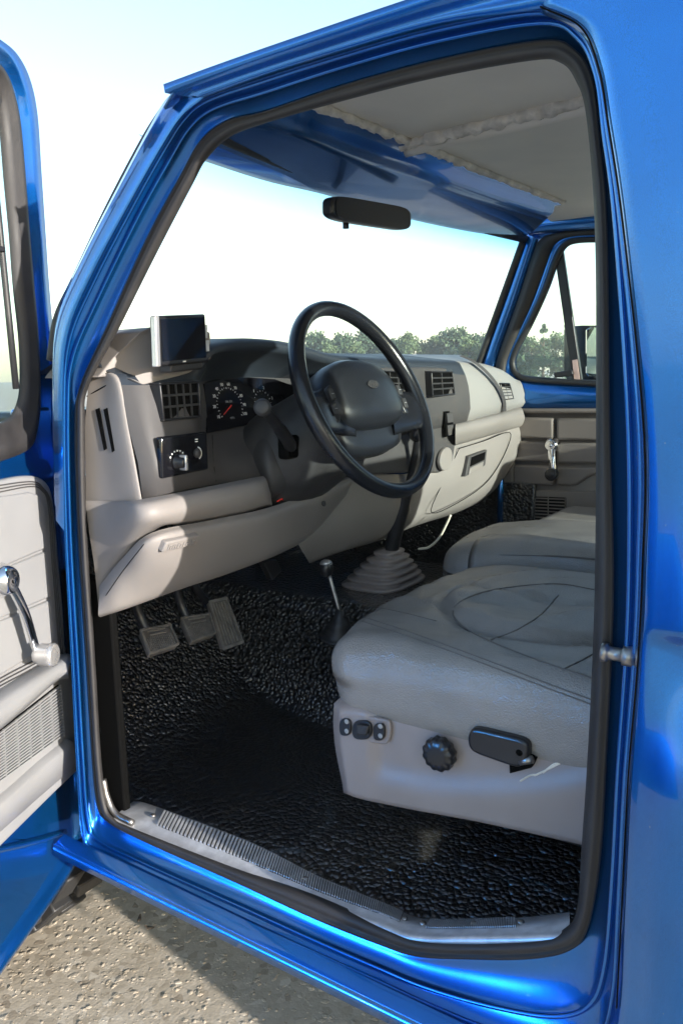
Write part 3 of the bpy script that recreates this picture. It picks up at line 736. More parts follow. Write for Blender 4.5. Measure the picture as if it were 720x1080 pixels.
# lower dash: knee surround, bolster, centre, glove box
patch('knee_surround', [row([(90, 528, 1.15), (118, 528, 1.09), (146, 527, 1.0), (200, 517, .982), (250, 507, .985), (278, 502, .985), (284, 505, .995)]),
      row([(91, 534, 1.145), (119, 534, 1.08), (149, 533, .97), (200, 523, .958), (250, 513, .96), (277, 508, .965), (285, 512, .985)]),
      row([(94, 560, 1.14), (118, 558, 1.075), (153, 548, .962), (200, 537, .95), (250, 527, .952), (279, 520, .96), (286, 524, .98)]),
      row([(100, 600, 1.14), (118, 588, 1.09), (158, 557, .975), (200, 548, .965), (250, 539, .966), (281, 531, .972), (287, 532, .985)]),
      row([(105, 650, 1.15), (125, 610, 1.11), (162, 560, 1.0), (200, 552, .99), (250, 543, .99), (283, 534, .995), (288, 536, .998)])], 'lower', dash, nu=6, nv=5)
kb = patch('knee_bolster', [row([(105, 618, 1.125), (130, 588, 1.06), (160, 562, .985), (220, 549, .975), (281, 536, .975), (330, 519, .98), (372, 503, .985)]),
      row([(105, 628, 1.115), (130, 600, 1.05), (163, 572, .97), (225, 558, .962), (285, 545, .964), (333, 527, .97), (372, 507, .98)]),
      row([(104, 640, 1.115), (130, 620, 1.055), (175, 598, .985), (232, 582, .98), (292, 562, .98), (334, 542, .985), (370, 512, .985)]),
      row([(104, 649, 1.12), (132, 640, 1.07), (190, 619, 1.02), (242, 602, 1.015), (300, 579, 1.01), (334, 557, 1.01), (366, 520, 1.0)]),
      row([(106, 651, 1.14), (134, 642, 1.10), (192, 621, 1.05), (244, 604, 1.05), (302, 581, 1.05), (334, 560, 1.04), (366, 523, 1.03)])], 'lower', dash, nu=6, nv=6)
# embossed badge on the bolster
qb = Q(atY(174, 571, .958), atY(209, 563, .955), atY(205, 574, .962), atY(169, 582, .966))
mb = MB(); qb.slab(mb, 0, 1, 0, 1, -.01, .0045); bd = mb.build('bolster_badge', 'lower', kb, bevel=.003, seg=3)
mb = MB()
for i, (a, h) in enumerate(((.1, .5), (.17, .3), (.24, .4), (.31, .25), (.38, .4), (.47, .3), (.55, .45), (.63, .3), (.71, .3), (.79, .45), (.87, .3))): qb.slab(mb, a, a + .045, .75 - h, .75, .004, .006)
mb.build('badge_relief', 'lower', bd, smooth=False)
for px, py, Y in ((341, 531, .972), ):
    MB().lathe(atY(px, py, Y), (0, -1, .1), [(0, .006), (.002, .006), (.001, .004)], 16).build('trim_clip', 'upper', kb)
patch('centre_lower_panel', [row([(288, 536, 1.02), (330, 518, 1.01), (372, 500, 1.0), (440, 498, .985), (478, 470, .96), (534, 452, .955), (552, 448, .96)]),
      row([(300, 552, 1.02), (340, 535, 1.01), (385, 520, 1.0), (440, 512, .98), (482, 487, .95), (530, 469, .945), (553, 455, .955)]),
      row([(315, 575, 1.03), (350, 560, 1.02), (395, 548, 1.01), (440, 533, .99), (488, 512, .955), (525, 492, .95), (554, 462, .96)]),
      row([(325, 592, 1.08), (358, 580, 1.06), (398, 568, 1.05), (440, 552, 1.02), (488, 535, .99), (522, 512, .975), (554, 470, .97)]),
      row([(327, 594, 1.12), (360, 582, 1.12), (400, 570, 1.12), (440, 554, 1.12), (488, 538, 1.10), (524, 516, 1.08), (554, 474, 1.06)])], 'lower', dash, nu=6, nv=6)
patch('passenger_ledge', [row([(480, 445, .955), (505, 439, .95), (528, 434, .95), (549, 429, .958)]),
      row([(480, 449, .932), (506, 443, .925), (530, 437, .925), (551, 433, .94)]),
      row([(480, 458, .925), (508, 451, .918), (533, 444, .918), (553, 440, .938)]),
      row([(480, 468, .94), (508, 460, .935), (535, 452, .935), (553, 447, .948)]),
      row([(480, 470, .96), (508, 462, .955), (535, 454, .955), (553, 449, .96)])], 'lower', dash, nu=8, nv=6)
gb = MB().tube(cr(row([(484, 473, .948), (510, 465, .942), (537, 456, .94), (533, 476, .944), (515, 506, .95), (488, 527, .957), (455, 541, .975), (466, 510, .965), (484, 473, .948)]), 5), .0012, 6)
gbo = gb.build('glove_box_seam', 'dark', dash)
qh = quadY(((494, 481), (513, 474), (511, 491), (490, 503)), .938)
mb = MB(); qh.slab(mb, 0, 1, 0, 1, -.02, .002); hd = mb.build('glove_box_handle', 'upper', dash, bevel=.003)
mb = MB(); qh.slab(mb, .12, .86, .1, .55, .001, .004); mb.build('handle_recess', 'dark', hd, smooth=False)
mb = MB(); qh.slab(mb, .1, .8, .62, .95, .002, .006); mb.build('handle_lever', 'lower', hd, bevel=.002)

# centre stack
stk = MB().prism(row([(352, 391, .975), (400, 388, .965), (447, 387, .955), (471, 388, .95), (476, 410, .948), (482, 440, .945), (480, 470, .948), (476, 494, .955), (462, 499, .96), (440, 498, .965), (400, 500, .97), (352, 505, .98)]), (0, .05, 0)).build('centre_stack', 'upper', dash, bevel=.005, seg=3)
vent(quadY(((453, 393), (474, 393), (476, 415), (454, 417)), .944), stk, 2, 4)
vent(quadY(((400, 392), (426, 393), (427, 410), (402, 411)), .953), stk, 3, 3)
vent(quadY(((362, 391), (392, 391), (392, 405), (365, 406)), .964), stk, 3, 2)
q = quadY(((400, 415), (440, 414), (440, 430), (402, 432)), .955); mb = MB(); q.slab(mb, 0, 1, 0, 1, 0, .006); mb.build('radio', 'gloss', stk, bevel=.002)
q = quadY(((467, 434), (475, 433), (478, 459), (469, 461)), .943); mb = MB(); q.slab(mb, 0, 1, 0, 1, 0, .003); sb = mb.build('switch_bank', 'dark', stk, smooth=False)
mb = MB(); q.slab(mb, .15, .85, .08, .45, .003, .008); q.slab(mb, .15, .85, .55, .95, .003, .007); mb.build('rocker_switch', 'upper', sb, bevel=.001)
P = [atY(464 + 13 * (.5 + .5 * math.cos(a)) * 1 - 0, 484 - 12 * math.sin(a) - 3 * math.cos(a), .944) for a in [2 * math.pi * i / 20 for i in range(20)]]
ob = MB().prism(P, (0, .01, 0)).build('power_outlet_bezel', 'lower', stk, bevel=.002)
# passenger pad: seam band and small vent
bandt = row([(482, 377, .965), (497, 384, .948), (512, 397, .932), (523, 412, .925), (528, 424, .926), (529, 436, .934)])
A = cr(bandt, 5); rows_ = [A, [p + Vector((.022, 0.0, .002)) for p in A]]
skin('airbag_seam', shift(rows_[0], (0, -.006, .004)) and [shift(rows_[0], (0, -.004, .004)), shift(rows_[1], (0, -.004, .004))], 'upper', dash)
vq = Q(atY(527, 405, .935), atY(536, 405, .94), atY(540, 420, .938), atY(530, 421, .93)); vent(vq, dash, 2, 5, w=.004)

# steering column
cov = patch('column_cover', [row([(268, 447, 1.045), (290, 440, 1.02), (315, 430, .99), (345, 425, .97)]),
     row([(262, 462, 1.035), (284, 455, .99), (318, 450, .965), (360, 445, .96)]),
     row([(264, 492, 1.02), (285, 488, .97), (325, 482, .95), (365, 470, .95)]),
     row([(274, 520, 1.01), (292, 515, .965), (325, 503, .955), (365, 488, .955)]),
     row([(281, 530, 1.02), (297, 527, 1.0), (330, 514, .99), (368, 498, .98)])], 'shroud', dash, nu=8, nv=6)
MB().lathe(atY(321, 493, .948), (-.2, -1, .1), [(0, .0055), (.006, .005), (.007, .003)], 14).build('column_button', 'greyprint', cov)
q = quadY(((325, 484), (333, 482), (334, 492), (326, 495)), .945); mb = MB(); q.slab(mb, 0, 1, 0, 1, -.002, .004); mb.build('ignition_slot', 'dark', cov, bevel=.001)
MB().lathe(atY(314, 513, .952), (-.1, -1, 0), [(0, .006), (.002, .005)], 14).build('column_screw', 'greyprint', cov)
mb = MB()
for k, (x, y) in enumerate(((292, 529), (297, 527), (303, 526), (309, 524), (315, 522))):
    mb.tube([atY(x, y, .985), atY(x + 5, y - 3, .98), atY(x + 9, y + 1, .99)], .0015, 6)
mb.build('loose_wiring', 'red', cov)

T = R_(25); WC = Vector((.44, .84, 1.50)); wn = Vector((0, -math.cos(T), math.sin(T))); wu = Vector((0, math.sin(T), math.cos(T))); wx = Vector((1, 0, 0))
def W(x, u, n=0): return WC + wx * x + wu * u + wn * n
# shroud between dash and wheel
def ring(n, rx, ru, cx=0, cu=0, N=28, pw=.8):
    out = []
    for i in range(N):
        a = 2 * math.pi * i / N; c, s = math.cos(a), math.sin(a)
        out.append(W(cx + rx * math.copysign(abs(c) ** pw, c), cu + ru * math.copysign(abs(s) ** pw, s), n))
    return out
skin('column_shroud', [ring(-.045, .045, .045), ring(-.06, .075, .07), ring(-.10, .09, .085, 0, -.01), ring(-.15, .115, .095, -.01, -.025), ring(-.21, .13, .10, -.01, -.03), ring(-.30, .13, .10, 0, -.03)], 'shroud', dash, closed=True)
# stalk
kn = W(-.155, -.015, -.035)
st0 = atY(306, 470, .93); st1 = atY(277, 430, .86); dK = (st1 - st0).normalized()
stalk = MB().tube(cr([st0 + Vector((.03, .05, 0)), st0, st0.lerp(st1, .5) + Vector((0, 0, .004)), st1], 6), [.013] * 6 + [.012] * 6 + [.0095] * 7, 12).build('indicator_stalk', 'black', dash)
kd = (CP - st1).normalized() * .8 + dK * .4
MB().lathe(st1 - kd * .012, kd, [(0, .010), (.003, .0135), (.016, .0145), (.019, .0145), (.021, .0125), (.026, .0115), (.027, .009)], 24, 24, .02).build('stalk_knob', 'shroud', stalk)
MB().box(st0 + Vector((.012, .012, -.004)), (.022, .012, .022)).build('stalk_boot', 'dark', stalk, bevel=.006)

# steering wheel
sw = empty('steering_wheel', (0, 0, 0), truck)
RR = .190
N = 72
rowsw = []
for i in range(N):
    a = 2 * math.pi * i / N; d = wx * math.sin(a) + wu * math.cos(a); ring_ = []
    rad = .0155 + .0015 * (abs(math.sin(a)) ** 6)
    for k in range(14):
        b = 2 * math.pi * k / 14; ring_.append(WC + d * (RR + rad * .92 * math.cos(b)) + wn * (rad * math.sin(b) + .0))
    rowsw.append(ring_)
rowsw.append(rowsw[0])
rim = skin('rim', rowsw, 'wheel', sw, closed=True)
# hub pad
def hubz(x, u):
    return 0
rows_h = []
outline = []
for i in range(48):
    a = 2 * math.pi * i / 48; c, s = math.cos(a), math.sin(a)
    rx = .120; ru = .076 if s > 0 else .058
    x = rx * math.copysign(abs(c) ** .72, c); u = ru * math.copysign(abs(s) ** .75, s) - .004 + .010 * (1 - (x / .116) ** 2) * (1 if s > 0 else .4)
    outline.append((x, u))
for sc_, n in ((1.0, -.045), (1.04, -.02), (1.02, .004), (.93, .018), (.75, .026), (.5, .031), (.25, .033), (.02, .0335)):
    rows_h.append([W(x * sc_, u * sc_, n - .01) for x, u in outline])
hub = skin('hub_cover', rows_h, 'hub', sw, closed=True)
def spoke(path, w, name='spoke'):
    rows_ = []
    P = cr([W(*p) for p in path], 6); n_ = len(P)
    for i, p in enumerate(P):
        t = (P[min(i + 1, n_ - 1)] - P[max(i - 1, 0)]).normalized(); s = t.cross(wn).normalized(); ww = w[0] + (w[1] - w[0]) * i / (n_ - 1)
        if len(w) > 2: ww = w[0] * (1 - i / (n_ - 1)) ** 2 + w[2] * 2 * (i / (n_ - 1)) * (1 - i / (n_ - 1)) + w[1] * (i / (n_ - 1)) ** 2
        rows_.append([p + s * math.cos(a) * ww + wn * math.sin(a) * .009 for a in [2 * math.pi * k / 14 for k in range(14)]])
    return skin(name, rows_, 'wheel', sw, closed=True)
s1 = spoke([(-.075, -.012, -.012), (-.12, -.018, -.008), (-.155, -.02, -.002), (-.185, -.022, 0)], (.058, .044, .034))
s2 = spoke([(.075, -.02, -.012), (.12, -.028, -.008), (.155, -.032, -.002), (.184, -.036, 0)], (.058, .044, .036))
skin('hub_back', [[W(x * s_ * .86, u * s_ * 1.05 - .034, n) for x, u in outline] for s_, n in ((.02, -.012), (.6, -.012), (.95, -.014), (1.12, -.020), (1.15, -.05), (.8, -.07))], 'hub', sw, closed=True)
for sgn in (-1, 1):
    P = [W(sgn * x, u, n) for x, u, n in ((.108, .032, .006), (.122, .022, .002), (.136, -.018, .001), (.130, -.044, .002), (.116, -.040, .004), (.108, 0, .007))]
    pd = MB().prism(P, -wn * .012).build('button_pod', 'black', sw, bevel=.004, seg=3)
    for k in range(2):
        c = W(sgn * (.119 + .005 * k), .010 - .028 * k, .0065 - .002 * k); mt = Matrix((wx, wu, wn)).transposed()
        MB().box(c, (.007, .011, .003), mt).build('cruise_button', 'shroud', pd, bevel=.002)
        MB().box(c + wn * .0032, (.004, .0007, .0003), mt).build('button_mark', 'greyprint', pd)
P = [W(.019 * math.cos(a), .018 + .0085 * math.sin(a), .0245) for a in [2 * math.pi * i / 28 for i in range(28)]]
em = MB().prism(P, wn * .0015).build('emblem', 'shroud', hub, bevel=.0005)
text('emblem_script', 'Ford', .013, W(0, .018, .0262), wx, wu, 'upper', hub, .0003)
text('airbag_mark', 'SRS', .007, W(.085, -.025, .0115), wx, wu, 'greyprint', hub, .0002)
for x in (-.045, .045): MB().box(W(x, .012, .019), (.004, .0012, .0005), Matrix((wx, wu, wn)).transposed()).build('horn_mark', 'greyprint', hub)

# ------------------------------------------------------------------ pedals, levers
ped = []
def pedal(px, Y, w, name, arm):
    q = Q(*[atY(x, y, Y + dy) for (x, y), dy in zip(px, (.03, .03, -.02, -.02))])
    mb = MB(); q.slab(mb, 0, 1, 0, 1, -.008, .006); p = mb.build(name, 'pedal', truck, bevel=.004, seg=2)
    mb = MB()
    if arm != 'gas':
        for i in range(14): q.slab(mb, .08 + i * .062, .11 + i * .062, .38, .95, .006, .0085)
        q.slab(mb, .2, .8, .08, .13, .006, .009); q.slab(mb, .22, .78, .27, .32, .006, .009)
    else:
        for i in range(5): q.slab(mb, .15 + i * .15, .2 + i * .15, .05, .95, .006, .0085)
    q.slab(mb, -.02, .04, -.02, 1.02, .004, .0095); q.slab(mb, .96, 1.02, -.02, 1.02, .004, .0095); q.slab(mb, 0, 1, .97, 1.03, .004, .0095); q.slab(mb, 0, 1, -.03, .03, .004, .0095)
    mb.build('pedal_ribs', 'rib_rubber', p, smooth=False)
    c = q.at(.5, .1, -.01)
    if arm == 'gas': pts = [q.at(.5, .1, -.02), q.at(.5, 0, -.04) + Vector((0, .03, .05)), q.at(.5, 0, 0) + Vector((-.02, .12, .16))]
    else: pts = [q.at(.4, .15, -.01), c + Vector((-.015, .02, .05)), c + Vector((-.03, .02, .13)), c + Vector((-.02, .06, .25))]
    MB().tube(cr(pts, 5), .009, 8).build('pedal_arm', 'black', p)
pedal(((147, 668), (178, 662), (187, 682), (157, 692)), 1.13, 0, 'clutch_pedal', 'c')
pedal(((190, 655), (220, 650), (226, 670), (201, 679)), 1.15, 0, 'brake_pedal', 'b')
pedal(((219, 636), (237, 632), (254, 678), (234, 685)), 1.20, 0, 'accelerator_pedal', 'gas')
mb = MB(); P = [atY(x, y, 1.2) for x, y in ((278, 592), (292, 590), (298, 602), (288, 612))]; mb.prism(P, (0, .02, 0)); mb.build('bracket', 'black', truck, bevel=.003)
# shifter
bb = atX(403, 612, .86); bt = atX(411, 577, .86)
bw = .095
def sq(c, w, d, z): return [Vector((c.x + w * math.copysign(abs(math.cos(a)) ** .6, math.cos(a)), c.y + d * math.copysign(abs(math.sin(a)) ** .6, math.sin(a)), z)) for a in [2 * math.pi * (i + .5) / 32 for i in range(32)]]
zb0, zb1 = bb.z - .02, bt.z
rows_ = []
prof_ = []
nst = 7
for i in range(nst):
    t0, t1 = i / nst, (i + 1) / nst
    w0 = bw * (1 - t0) ** .85 + .020; w1 = bw * (1 - t1) ** .85 + .020
    prof_ += [(w0 * 1.06, t0 + .02), (w0 * 1.07, t0 + .06), (w0 * .98, t0 + .085), (w1 * .93, t0 + .10)]
for w, t in prof_: rows_.append(sq(bb.lerp(bt, t), w, w * .8, zb0 + (zb1 - zb0) * t))
rows_.append(sq(bt, .018, .015, zb1))
shift_ = skin('gear_lever', rows_, 'shield', truck, closed=True)
skin('boot_flange', [sq(bb, .135, .11, zb0 - .012), sq(bb, .13, .105, zb0 + .001), sq(bb, .10, .08, zb0 + .004)], 'shroud', shift_, closed=True)
lk = [bt + Vector((0, 0, -.02)), atX(419, 553, .85), atX(428, 520, .84), atX(436, 487, .82), atX(440, 462, .80)]
Pl = cr(lk, 6)
MB().tube(Pl, [.019] * 10 + [.0165] * 3 + [.0085] * (len(Pl) - 13), 12).build('lever_rod', 'black', shift_)
kp = atX(440, 455, .80); MB().lathe(kp - Vector((0, 0, .024)), (0, 0, 1), [(0, .010), (.006, .017), (.016, .0225), (.026, .024), (.037, .022), (.045, .014), (.048, .004)], 24).build('lever_knob', 'gloss', shift_)
tk = atX(344, 600, .60)
tl = MB().tube(cr([atX(358, 645, .60), atX(353, 628, .60), atX(347, 607, .60)], 5), .005, 8).build('transfer_lever', 'steel', truck)
lb = atX(358, 645, .60); MB().lathe(lb + Vector((.003, .003, -.06)), (-.1, -.1, 1), [(0, .05), (.004, .045), (.012, .035), (.016, .037), (.024, .026), (.028, .028), (.04, .018), (.05, .011), (.066, .008)], 20).build('lever_boot', 'black_rubber', tl)
MB().lathe(tk - Vector((0, 0, .018)), (0, 0, 1), [(0, .008), (.006, .014), (.02, .016), (.03, .015), (.038, .008)], 20).build('lever_knob', 'black', tl)
MB().lathe(tk + Vector((0, 0, .012)), (0, 0, 1), [(0, .0150), (.006, .0125), (.010, .006)], 20).build('knob_insert', 'silver', tl)
MB().tube(cr([atX(x, y, .95) for x, y in ((441, 579), (452, 577), (463, 567), (471, 552), (475, 543))], 6), .003, 8).build('loose_cable', 'wire', truck)

# ------------------------------------------------------------------ seats
def seatfn(cx, cy, ex_, ey_):
    def f(p):
        q = p.copy()
        if p.z > 1.07:
            a = (p.x - cx) / ex_; b_ = (p.y - cy) / ey_; r = math.sqrt(a * a + b_ * b_)
            q.z += .014 * (1 - sstep(.80, 1.15, r)) - .013 * math.exp(-((r - 1.0) / .045) ** 2)
            # curved seam through the insert
            if r < 1: q.z -= .008 * math.exp(-((a - .25 * b_ * b_ + .1) / .05) ** 2)
            q.z += .006 * noise.noise(Vector((p.x * 14, p.y * 9, 1.3))) + .003 * noise.noise(Vector((p.x * 40, p.y * 22, 4.3)))
            if r < 1.3: q.z += .0035 * math.sin(34 * (p.x + .6 * p.y) + 4 * noise.noise(p * 9)) * (1 - sstep(.6, 1.2, r))
            q.z -= .018 * sstep(.62, .80, p.y)
        return q
    return f
seat = empty('driver_seat', (0, 0, 0), truck)
def dfn(p):
    q = seatfn(.47, .47, .215, .20)(p)
    t = (p.z - .98) / .16
    q.x += .012 * (1 - t) ** 2 * (1 - sstep(.15, .40, p.x))
    q.y -= sstep(.4, .8, p.y) * (.02 * (1 - t) + .05 * ((p.x - .45) / .3) ** 2 * (1 if p.x < .45 else .4))
    return q
cush = rbox('cushion', (.135, -.12, .975), (.75, .80, 1.140), .055, 'leather', seat, n=(70, 90, 16), fn=dfn)
pp = [(352, 660), (368, 656), (400, 664), (450, 681), (520, 708), (580, 731), (640, 757)]
from mathutils.bvhtree import BVHTree
def stitch(o, pxs, r=.0011, mat='thread', name='stitching', lift=0.0, closed=False):
    bv = BVHTree.FromPolygons([v.co for v in o.data.vertices], [tuple(p.vertices) for p in o.data.polygons]); P = []
    for p in cr([(x, y, 0) for x, y in pxs], 8, closed):
        h = bv.ray_cast(CP, ray(p.x, p.y))
        if h[0] is not None: P.append(h[0] + (h[1] if h[1].dot(CP - h[0]) > 0 else -h[1]) * lift)
    if len(P) > 2: return MB().tube(P, r, 6, closed=closed).build(name, mat, o)
for dy in (0, 5):
    stitch(cush, [(356, 652 - dy * .4), (368, 652 - dy), (400, 661 - dy), (450, 678 - dy), (520, 704 - dy), (580, 727 - dy), (626, 744 - dy)])
stitch(cush, [(368, 650), (385, 640), (420, 645), (460, 655)], .0010)
stitch(cush, [(626, 622), (590, 616), (550, 618), (508, 625), (482, 637), (478, 650), (492, 664), (530, 682), (580, 701), (626, 716)], .0016)
stitch(cush, [(517, 675), (545, 664), (570, 648), (588, 628)], .0014)
stitch(cush, [(593, 706), (610, 698), (628, 688)], .0014)
# backrest (reclined behind the pillar)
rbox('backrest', (.15, -.22, 1.10), (.72, -.06, 1.58), .06, 'leather', seat, n=(24, 10, 24), fn=lambda p: Vector((p.x, p.y - (p.z - 1.1) * .2, p.z)))
# plastic side shield
TP = [(352, 742), (372, 741), (400, 746), (440, 753), (500, 763), (560, 771), (622, 772), (680, 772)]
BP = [(362, 836), (378, 842), (405, 848), (440, 855), (500, 866), (560, 879), (622, 893), (680, 905)]
rows_ = []
NV = 22
tp, bp = cr(TP, 10), cr(BP, 10)
for j in range(NV + 1):
    v = j / NV; r = []
    for i, (a, b_) in enumerate(zip(tp, bp)):
        px = a.x + (b_.x - a.x) * v; py = a.y + (b_.y - a.y) * v
        if px < 375: px -= 10 * math.sin(math.pi * min(1, v * 1.1)) * (1 - (px - 350) / 25) * .5
        s = i / (len(tp) - 1)
        d = .012 * sstep(.0, .10, v) * sstep(0, .05, s)
        # swoosh recess that runs below knob and rises to the right
        cv = .62 - .9 * max(0, s - .45) ** 1.4 * 1.3; cv = cv if s > .1 else .62 - (.1 - s) * 3
        d -= .009 * (1 - sstep(cv - .10, cv + .24, v)) * sstep(.2, .3, s) * sstep(-.02, .12, v + .05)
        r.append(atX(px, py, .150 - d))
    rows_.append(r)
rows_ = [[p + Vector((.03, 0, .006)) for p in rows_[0]]] + rows_ + [[p + Vector((.02, 0, -.006)) for p in rows_[-1]]]
rows_ = [[r[0] + Vector((.10, .0, 0)), r[0] + Vector((.012, .003, 0))] + r for r in rows_]
shield = skin('side_shield', rows_, 'shield', seat)
for l_ in ([(548, 824), (558, 818), (566, 817)], [(563, 818), (576, 812), (590, 805)], [(572, 815), (584, 806), (600, 801), (612, 800)], [(598, 804), (610, 802), (618, 804)], [(500, 764), (520, 768), (545, 771)], [(585, 775), (603, 777), (616, 776)]):
    stitch(shield, l_, .0016, 'foam', 'scuff', -.0006)
mb = MB().box((.52, .22, .88), (.20, .38, .10)); mb.build('seat_frame', 'black', seat, bevel=.01)
kx0 = atX(469, 790, .150)
MB().lathe(kx0, (-1, 0, 0), [(0, .017), (.010, .018), (.012, .0255), (.024, .0255), (.029, .022), (.030, .012)], 72, 12, .05).build('lumbar_knob', 'black', seat)
P = cr([atX(x, y, .145) for x, y in ((500, 768), (506, 764), (530, 769), (556, 776), (562, 786), (558, 800), (548, 804), (525, 797), (503, 788), (498, 776))], 4, True)
hl = MB().prism(P, (-.018, 0, 0)).build('recline_lever', 'black', seat, bevel=.005, seg=3)
MB().lathe(atX(547, 794, .127), (-1, 0, 0), [(0, .005), (.001, .004)], 12).build('lever_screw', 'dark', hl)
MB().prism([atX(x, y, .139) for x, y in ((536, 797), (560, 797), (565, 800), (560, 810), (537, 816))], (.01, 0, 0)).build('lever_socket', 'dark', seat, bevel=.001)
MB().tube([atX(548, 803, .132), atX(561, 801, .132)], .006, 8).build('lever_shaft', 'steel', seat)
P = cr([atX(x, y, .1395) for x, y in ((362, 753), (402, 758), (411, 764), (410, 780), (402, 785), (362, 777), (356, 770), (357, 757))], 4, True)
sp_ = MB().prism(P, (.006, 0, 0)).build('switch_plate', 'shield', seat, bevel=.002)
def sw_oval(x, y, rx, ry, nm='seat_switch'):
    P = [atX(x + rx * math.copysign(abs(math.cos(a)) ** .7, math.cos(a)), y + ry * math.copysign(abs(math.sin(a)) ** .7, math.sin(a)), .139) for a in [2 * math.pi * i / 20 for i in range(20)]]
    o = MB().prism(P, (-.006, 0, 0)).build(nm, 'black', seat, bevel=.0015)
    return o
o1 = sw_oval(365.5, 766, 6, 9); o2 = sw_oval(383, 769, 10, 10, 'seat_joystick'); o3 = sw_oval(401, 771, 6, 9)
for x, y, par in ((365.5, 761, o1), (365.5, 771, o1), (401, 766, o3), (401, 776, o3)):
    MB().lathe(atX(x, y, .133), (-1, 0, 0), [(0, .0042), (.0008, .0042), (.0012, .003)], 14).build('switch_dot', 'greyprint', par)
MB().prism([atX(x, y, .132) for x, y in ((377, 763), (390, 765), (388, 775), (377, 774))], (-.005, 0, 0)).build('joystick_cap', 'shroud', o2, bevel=.003)

stitch(dface, [(224, 459), (225, 485), (228, 508)], .0008, 'dark', 'panel_seam')
stitch(kb, [(152, 574), (130, 602), (112, 628)], .0008, 'dark', 'panel_seam')
seat2 = empty('centre_seat', (0, 0, 0), truck)
def cfn(p):
    q = p.copy()
    if p.z > 1.08: q.z += .003 * noise.noise(Vector((p.x * 12, p.y * 9, 7))) - .030 * sstep(.66, .92, p.y)
    if p.y > .8: q.y -= .05 * ((p.x - 1.0) / .25) ** 2
    return q
c2_ = rbox('cushion', (.775, -.12, .985), (1.13, .90, 1.175), .06, 'leather', seat2, n=(40, 60, 16), fn=cfn)
for off in (0, .007):
    MB().tube([Vector((x, y - off, 1.0)) for x, y in ()] or cr([Vector((.778 + off, -.1, 1.155)), Vector((.778 + off, .5, 1.153)), Vector((.785 + off, .74, 1.135)), Vector((.82 + off, .83, 1.12))], 6), .0011, 6).build('stitching', 'thread', c2_)
seat3 = empty('passenger_seat', (0, 0, 0), truck)
rbox('cushion', (1.15, -.12, .985), (1.455, .80, 1.155), .055, 'leather', seat3, n=(40, 60, 16))
rbox('backrest', (1.14, -.22, 1.10), (1.45, -.06, 1.50), .06, 'leather', seat3, n=(20, 10, 24), fn=lambda p: Vector((p.x, p.y - (p.z - 1.1) * .2, p.z)))

# ------------------------------------------------------------------ rear view mirror
q = Q(atY(350, 204, .86), atY(434, 219, .90), atY(434, 244, .90), atY(350, 231, .86))
P = [q.at(.5 + .5 * math.copysign(abs(math.cos(a)) ** .35, math.cos(a)), .5 - .5 * math.copysign(abs(math.sin(a)) ** .45, math.sin(a)), 0) for a in [2 * math.pi * i / 40 for i in range(40)]]
rvm = MB().prism(P, -q.n * .022).build('rear_view_mirror', 'black', truck, bevel=.005, seg=3)
c_ = q.at(.5, .5); P2 = [c_ + (p - c_) * .93 + q.n * .0008 for p in P]
MB().prism(P2, q.n * .0006).build('mirror_glass', 'gloss', rvm, smooth=False)  # black glass, the reflection of the dark header painted in as colour
MB().tube([c_ - q.n * .02, c_ - q.n * .03 + Vector((0, .03, .02)), c_ + Vector((0, .09, .03))], .008, 10).build('mirror_stem', 'black', rvm)
MB().lathe(q.at(.2, 1.02, -.01), (0, 0, -1), [(0, .006), (.01, .006)], 12).build('dimming_tab', 'black', rvm)

# ------------------------------------------------------------------ driver's door (open)
DD = Vector((.883, .469, 0)).normalized(); DN = Vector((.469, -.883, 0)).normalized(); H = Vector((-.035, 1.215, 0))
def D(px, py, w=0): return onp(px, py, H + DN * w, DN)
door = empty('driver_door', (0, 0, 0), truck)
# window frame part
fo = [(-70, 6), (-30, 20), (0, 38), (20, 55), (34, 82), (42, 120), (46, 180), (50, 240), (54, 300), (59, 360), (64, 420), (69, 470), (66, 506), (20, 512), (-70, 530)]
fm = [(-70, 34), (-30, 46), (0, 64), (12, 78), (20, 100), (26, 130), (31, 185), (35, 240), (40, 300), (45, 360), (47, 420), (43, 456), (34, 474), (0, 488), (-70, 506)]
fi = [(-70, 50), (-30, 62), (0, 78), (8, 92), (14, 110), (18, 140), (22, 190), (27, 245), (31, 300), (37, 360), (38, 405), (34, 428), (24, 442), (-5, 452), (-70, 470)]
fo2, fm2, fi2 = [cr([D(x, y) for x, y in l], 6) for l in (fo, fm, fi)]
skin('window_frame', [shift(fo2, -DN * .055), shift(fo2, -DN * .05), shift(fo2, -DN * .012), [a.lerp(b, .12) for a, b in zip(fo2, fm2)], [a.lerp(b, .5) - DN * .006 for a, b in zip(fo2, fm2)], [a.lerp(b, .62) - DN * .014 for a, b in zip(fo2, fm2)], shift(fm2, -DN * .016)], 'paint', door)
skin('window_seal', [shift(fm2, -DN * .018), shift(fm2, -DN * .006), [a.lerp(b, .45) - DN * .004 for a, b in zip(fm2, fi2)], [a.lerp(b, .6) - DN * .014 for a, b in zip(fm2, fi2)], shift(fi2, -DN * .012), shift(fi2, -DN * .03)], 'rubber', door)
gi = [D(x, y) - DN * .026 for x, y in [(-70, 44), (-30, 56), (0, 72), (20, 110), (28, 190), (36, 300), (42, 400), (34, 440), (-5, 452), (-70, 470)]]
MB().prism(gi, -DN * .003).build('window_glass', 'glass', door, smooth=False)
mb = MB(); mb.prism([D(x, y) - DN * .016 for x, y in ((-2, 88), (9, 82), (14, 104), (-1, 165), (-10, 165))], -DN * .02); mb.build('vent_window_pivot', 'rubber', door, bevel=.004)
MB().tube([D(4, 160) - DN * .018, D(7, 200) - DN * .018, D(20, 330) - DN * .018, D(28, 410) - DN * .018], .0055, 8).build('window_channel', 'black_rubber', door)
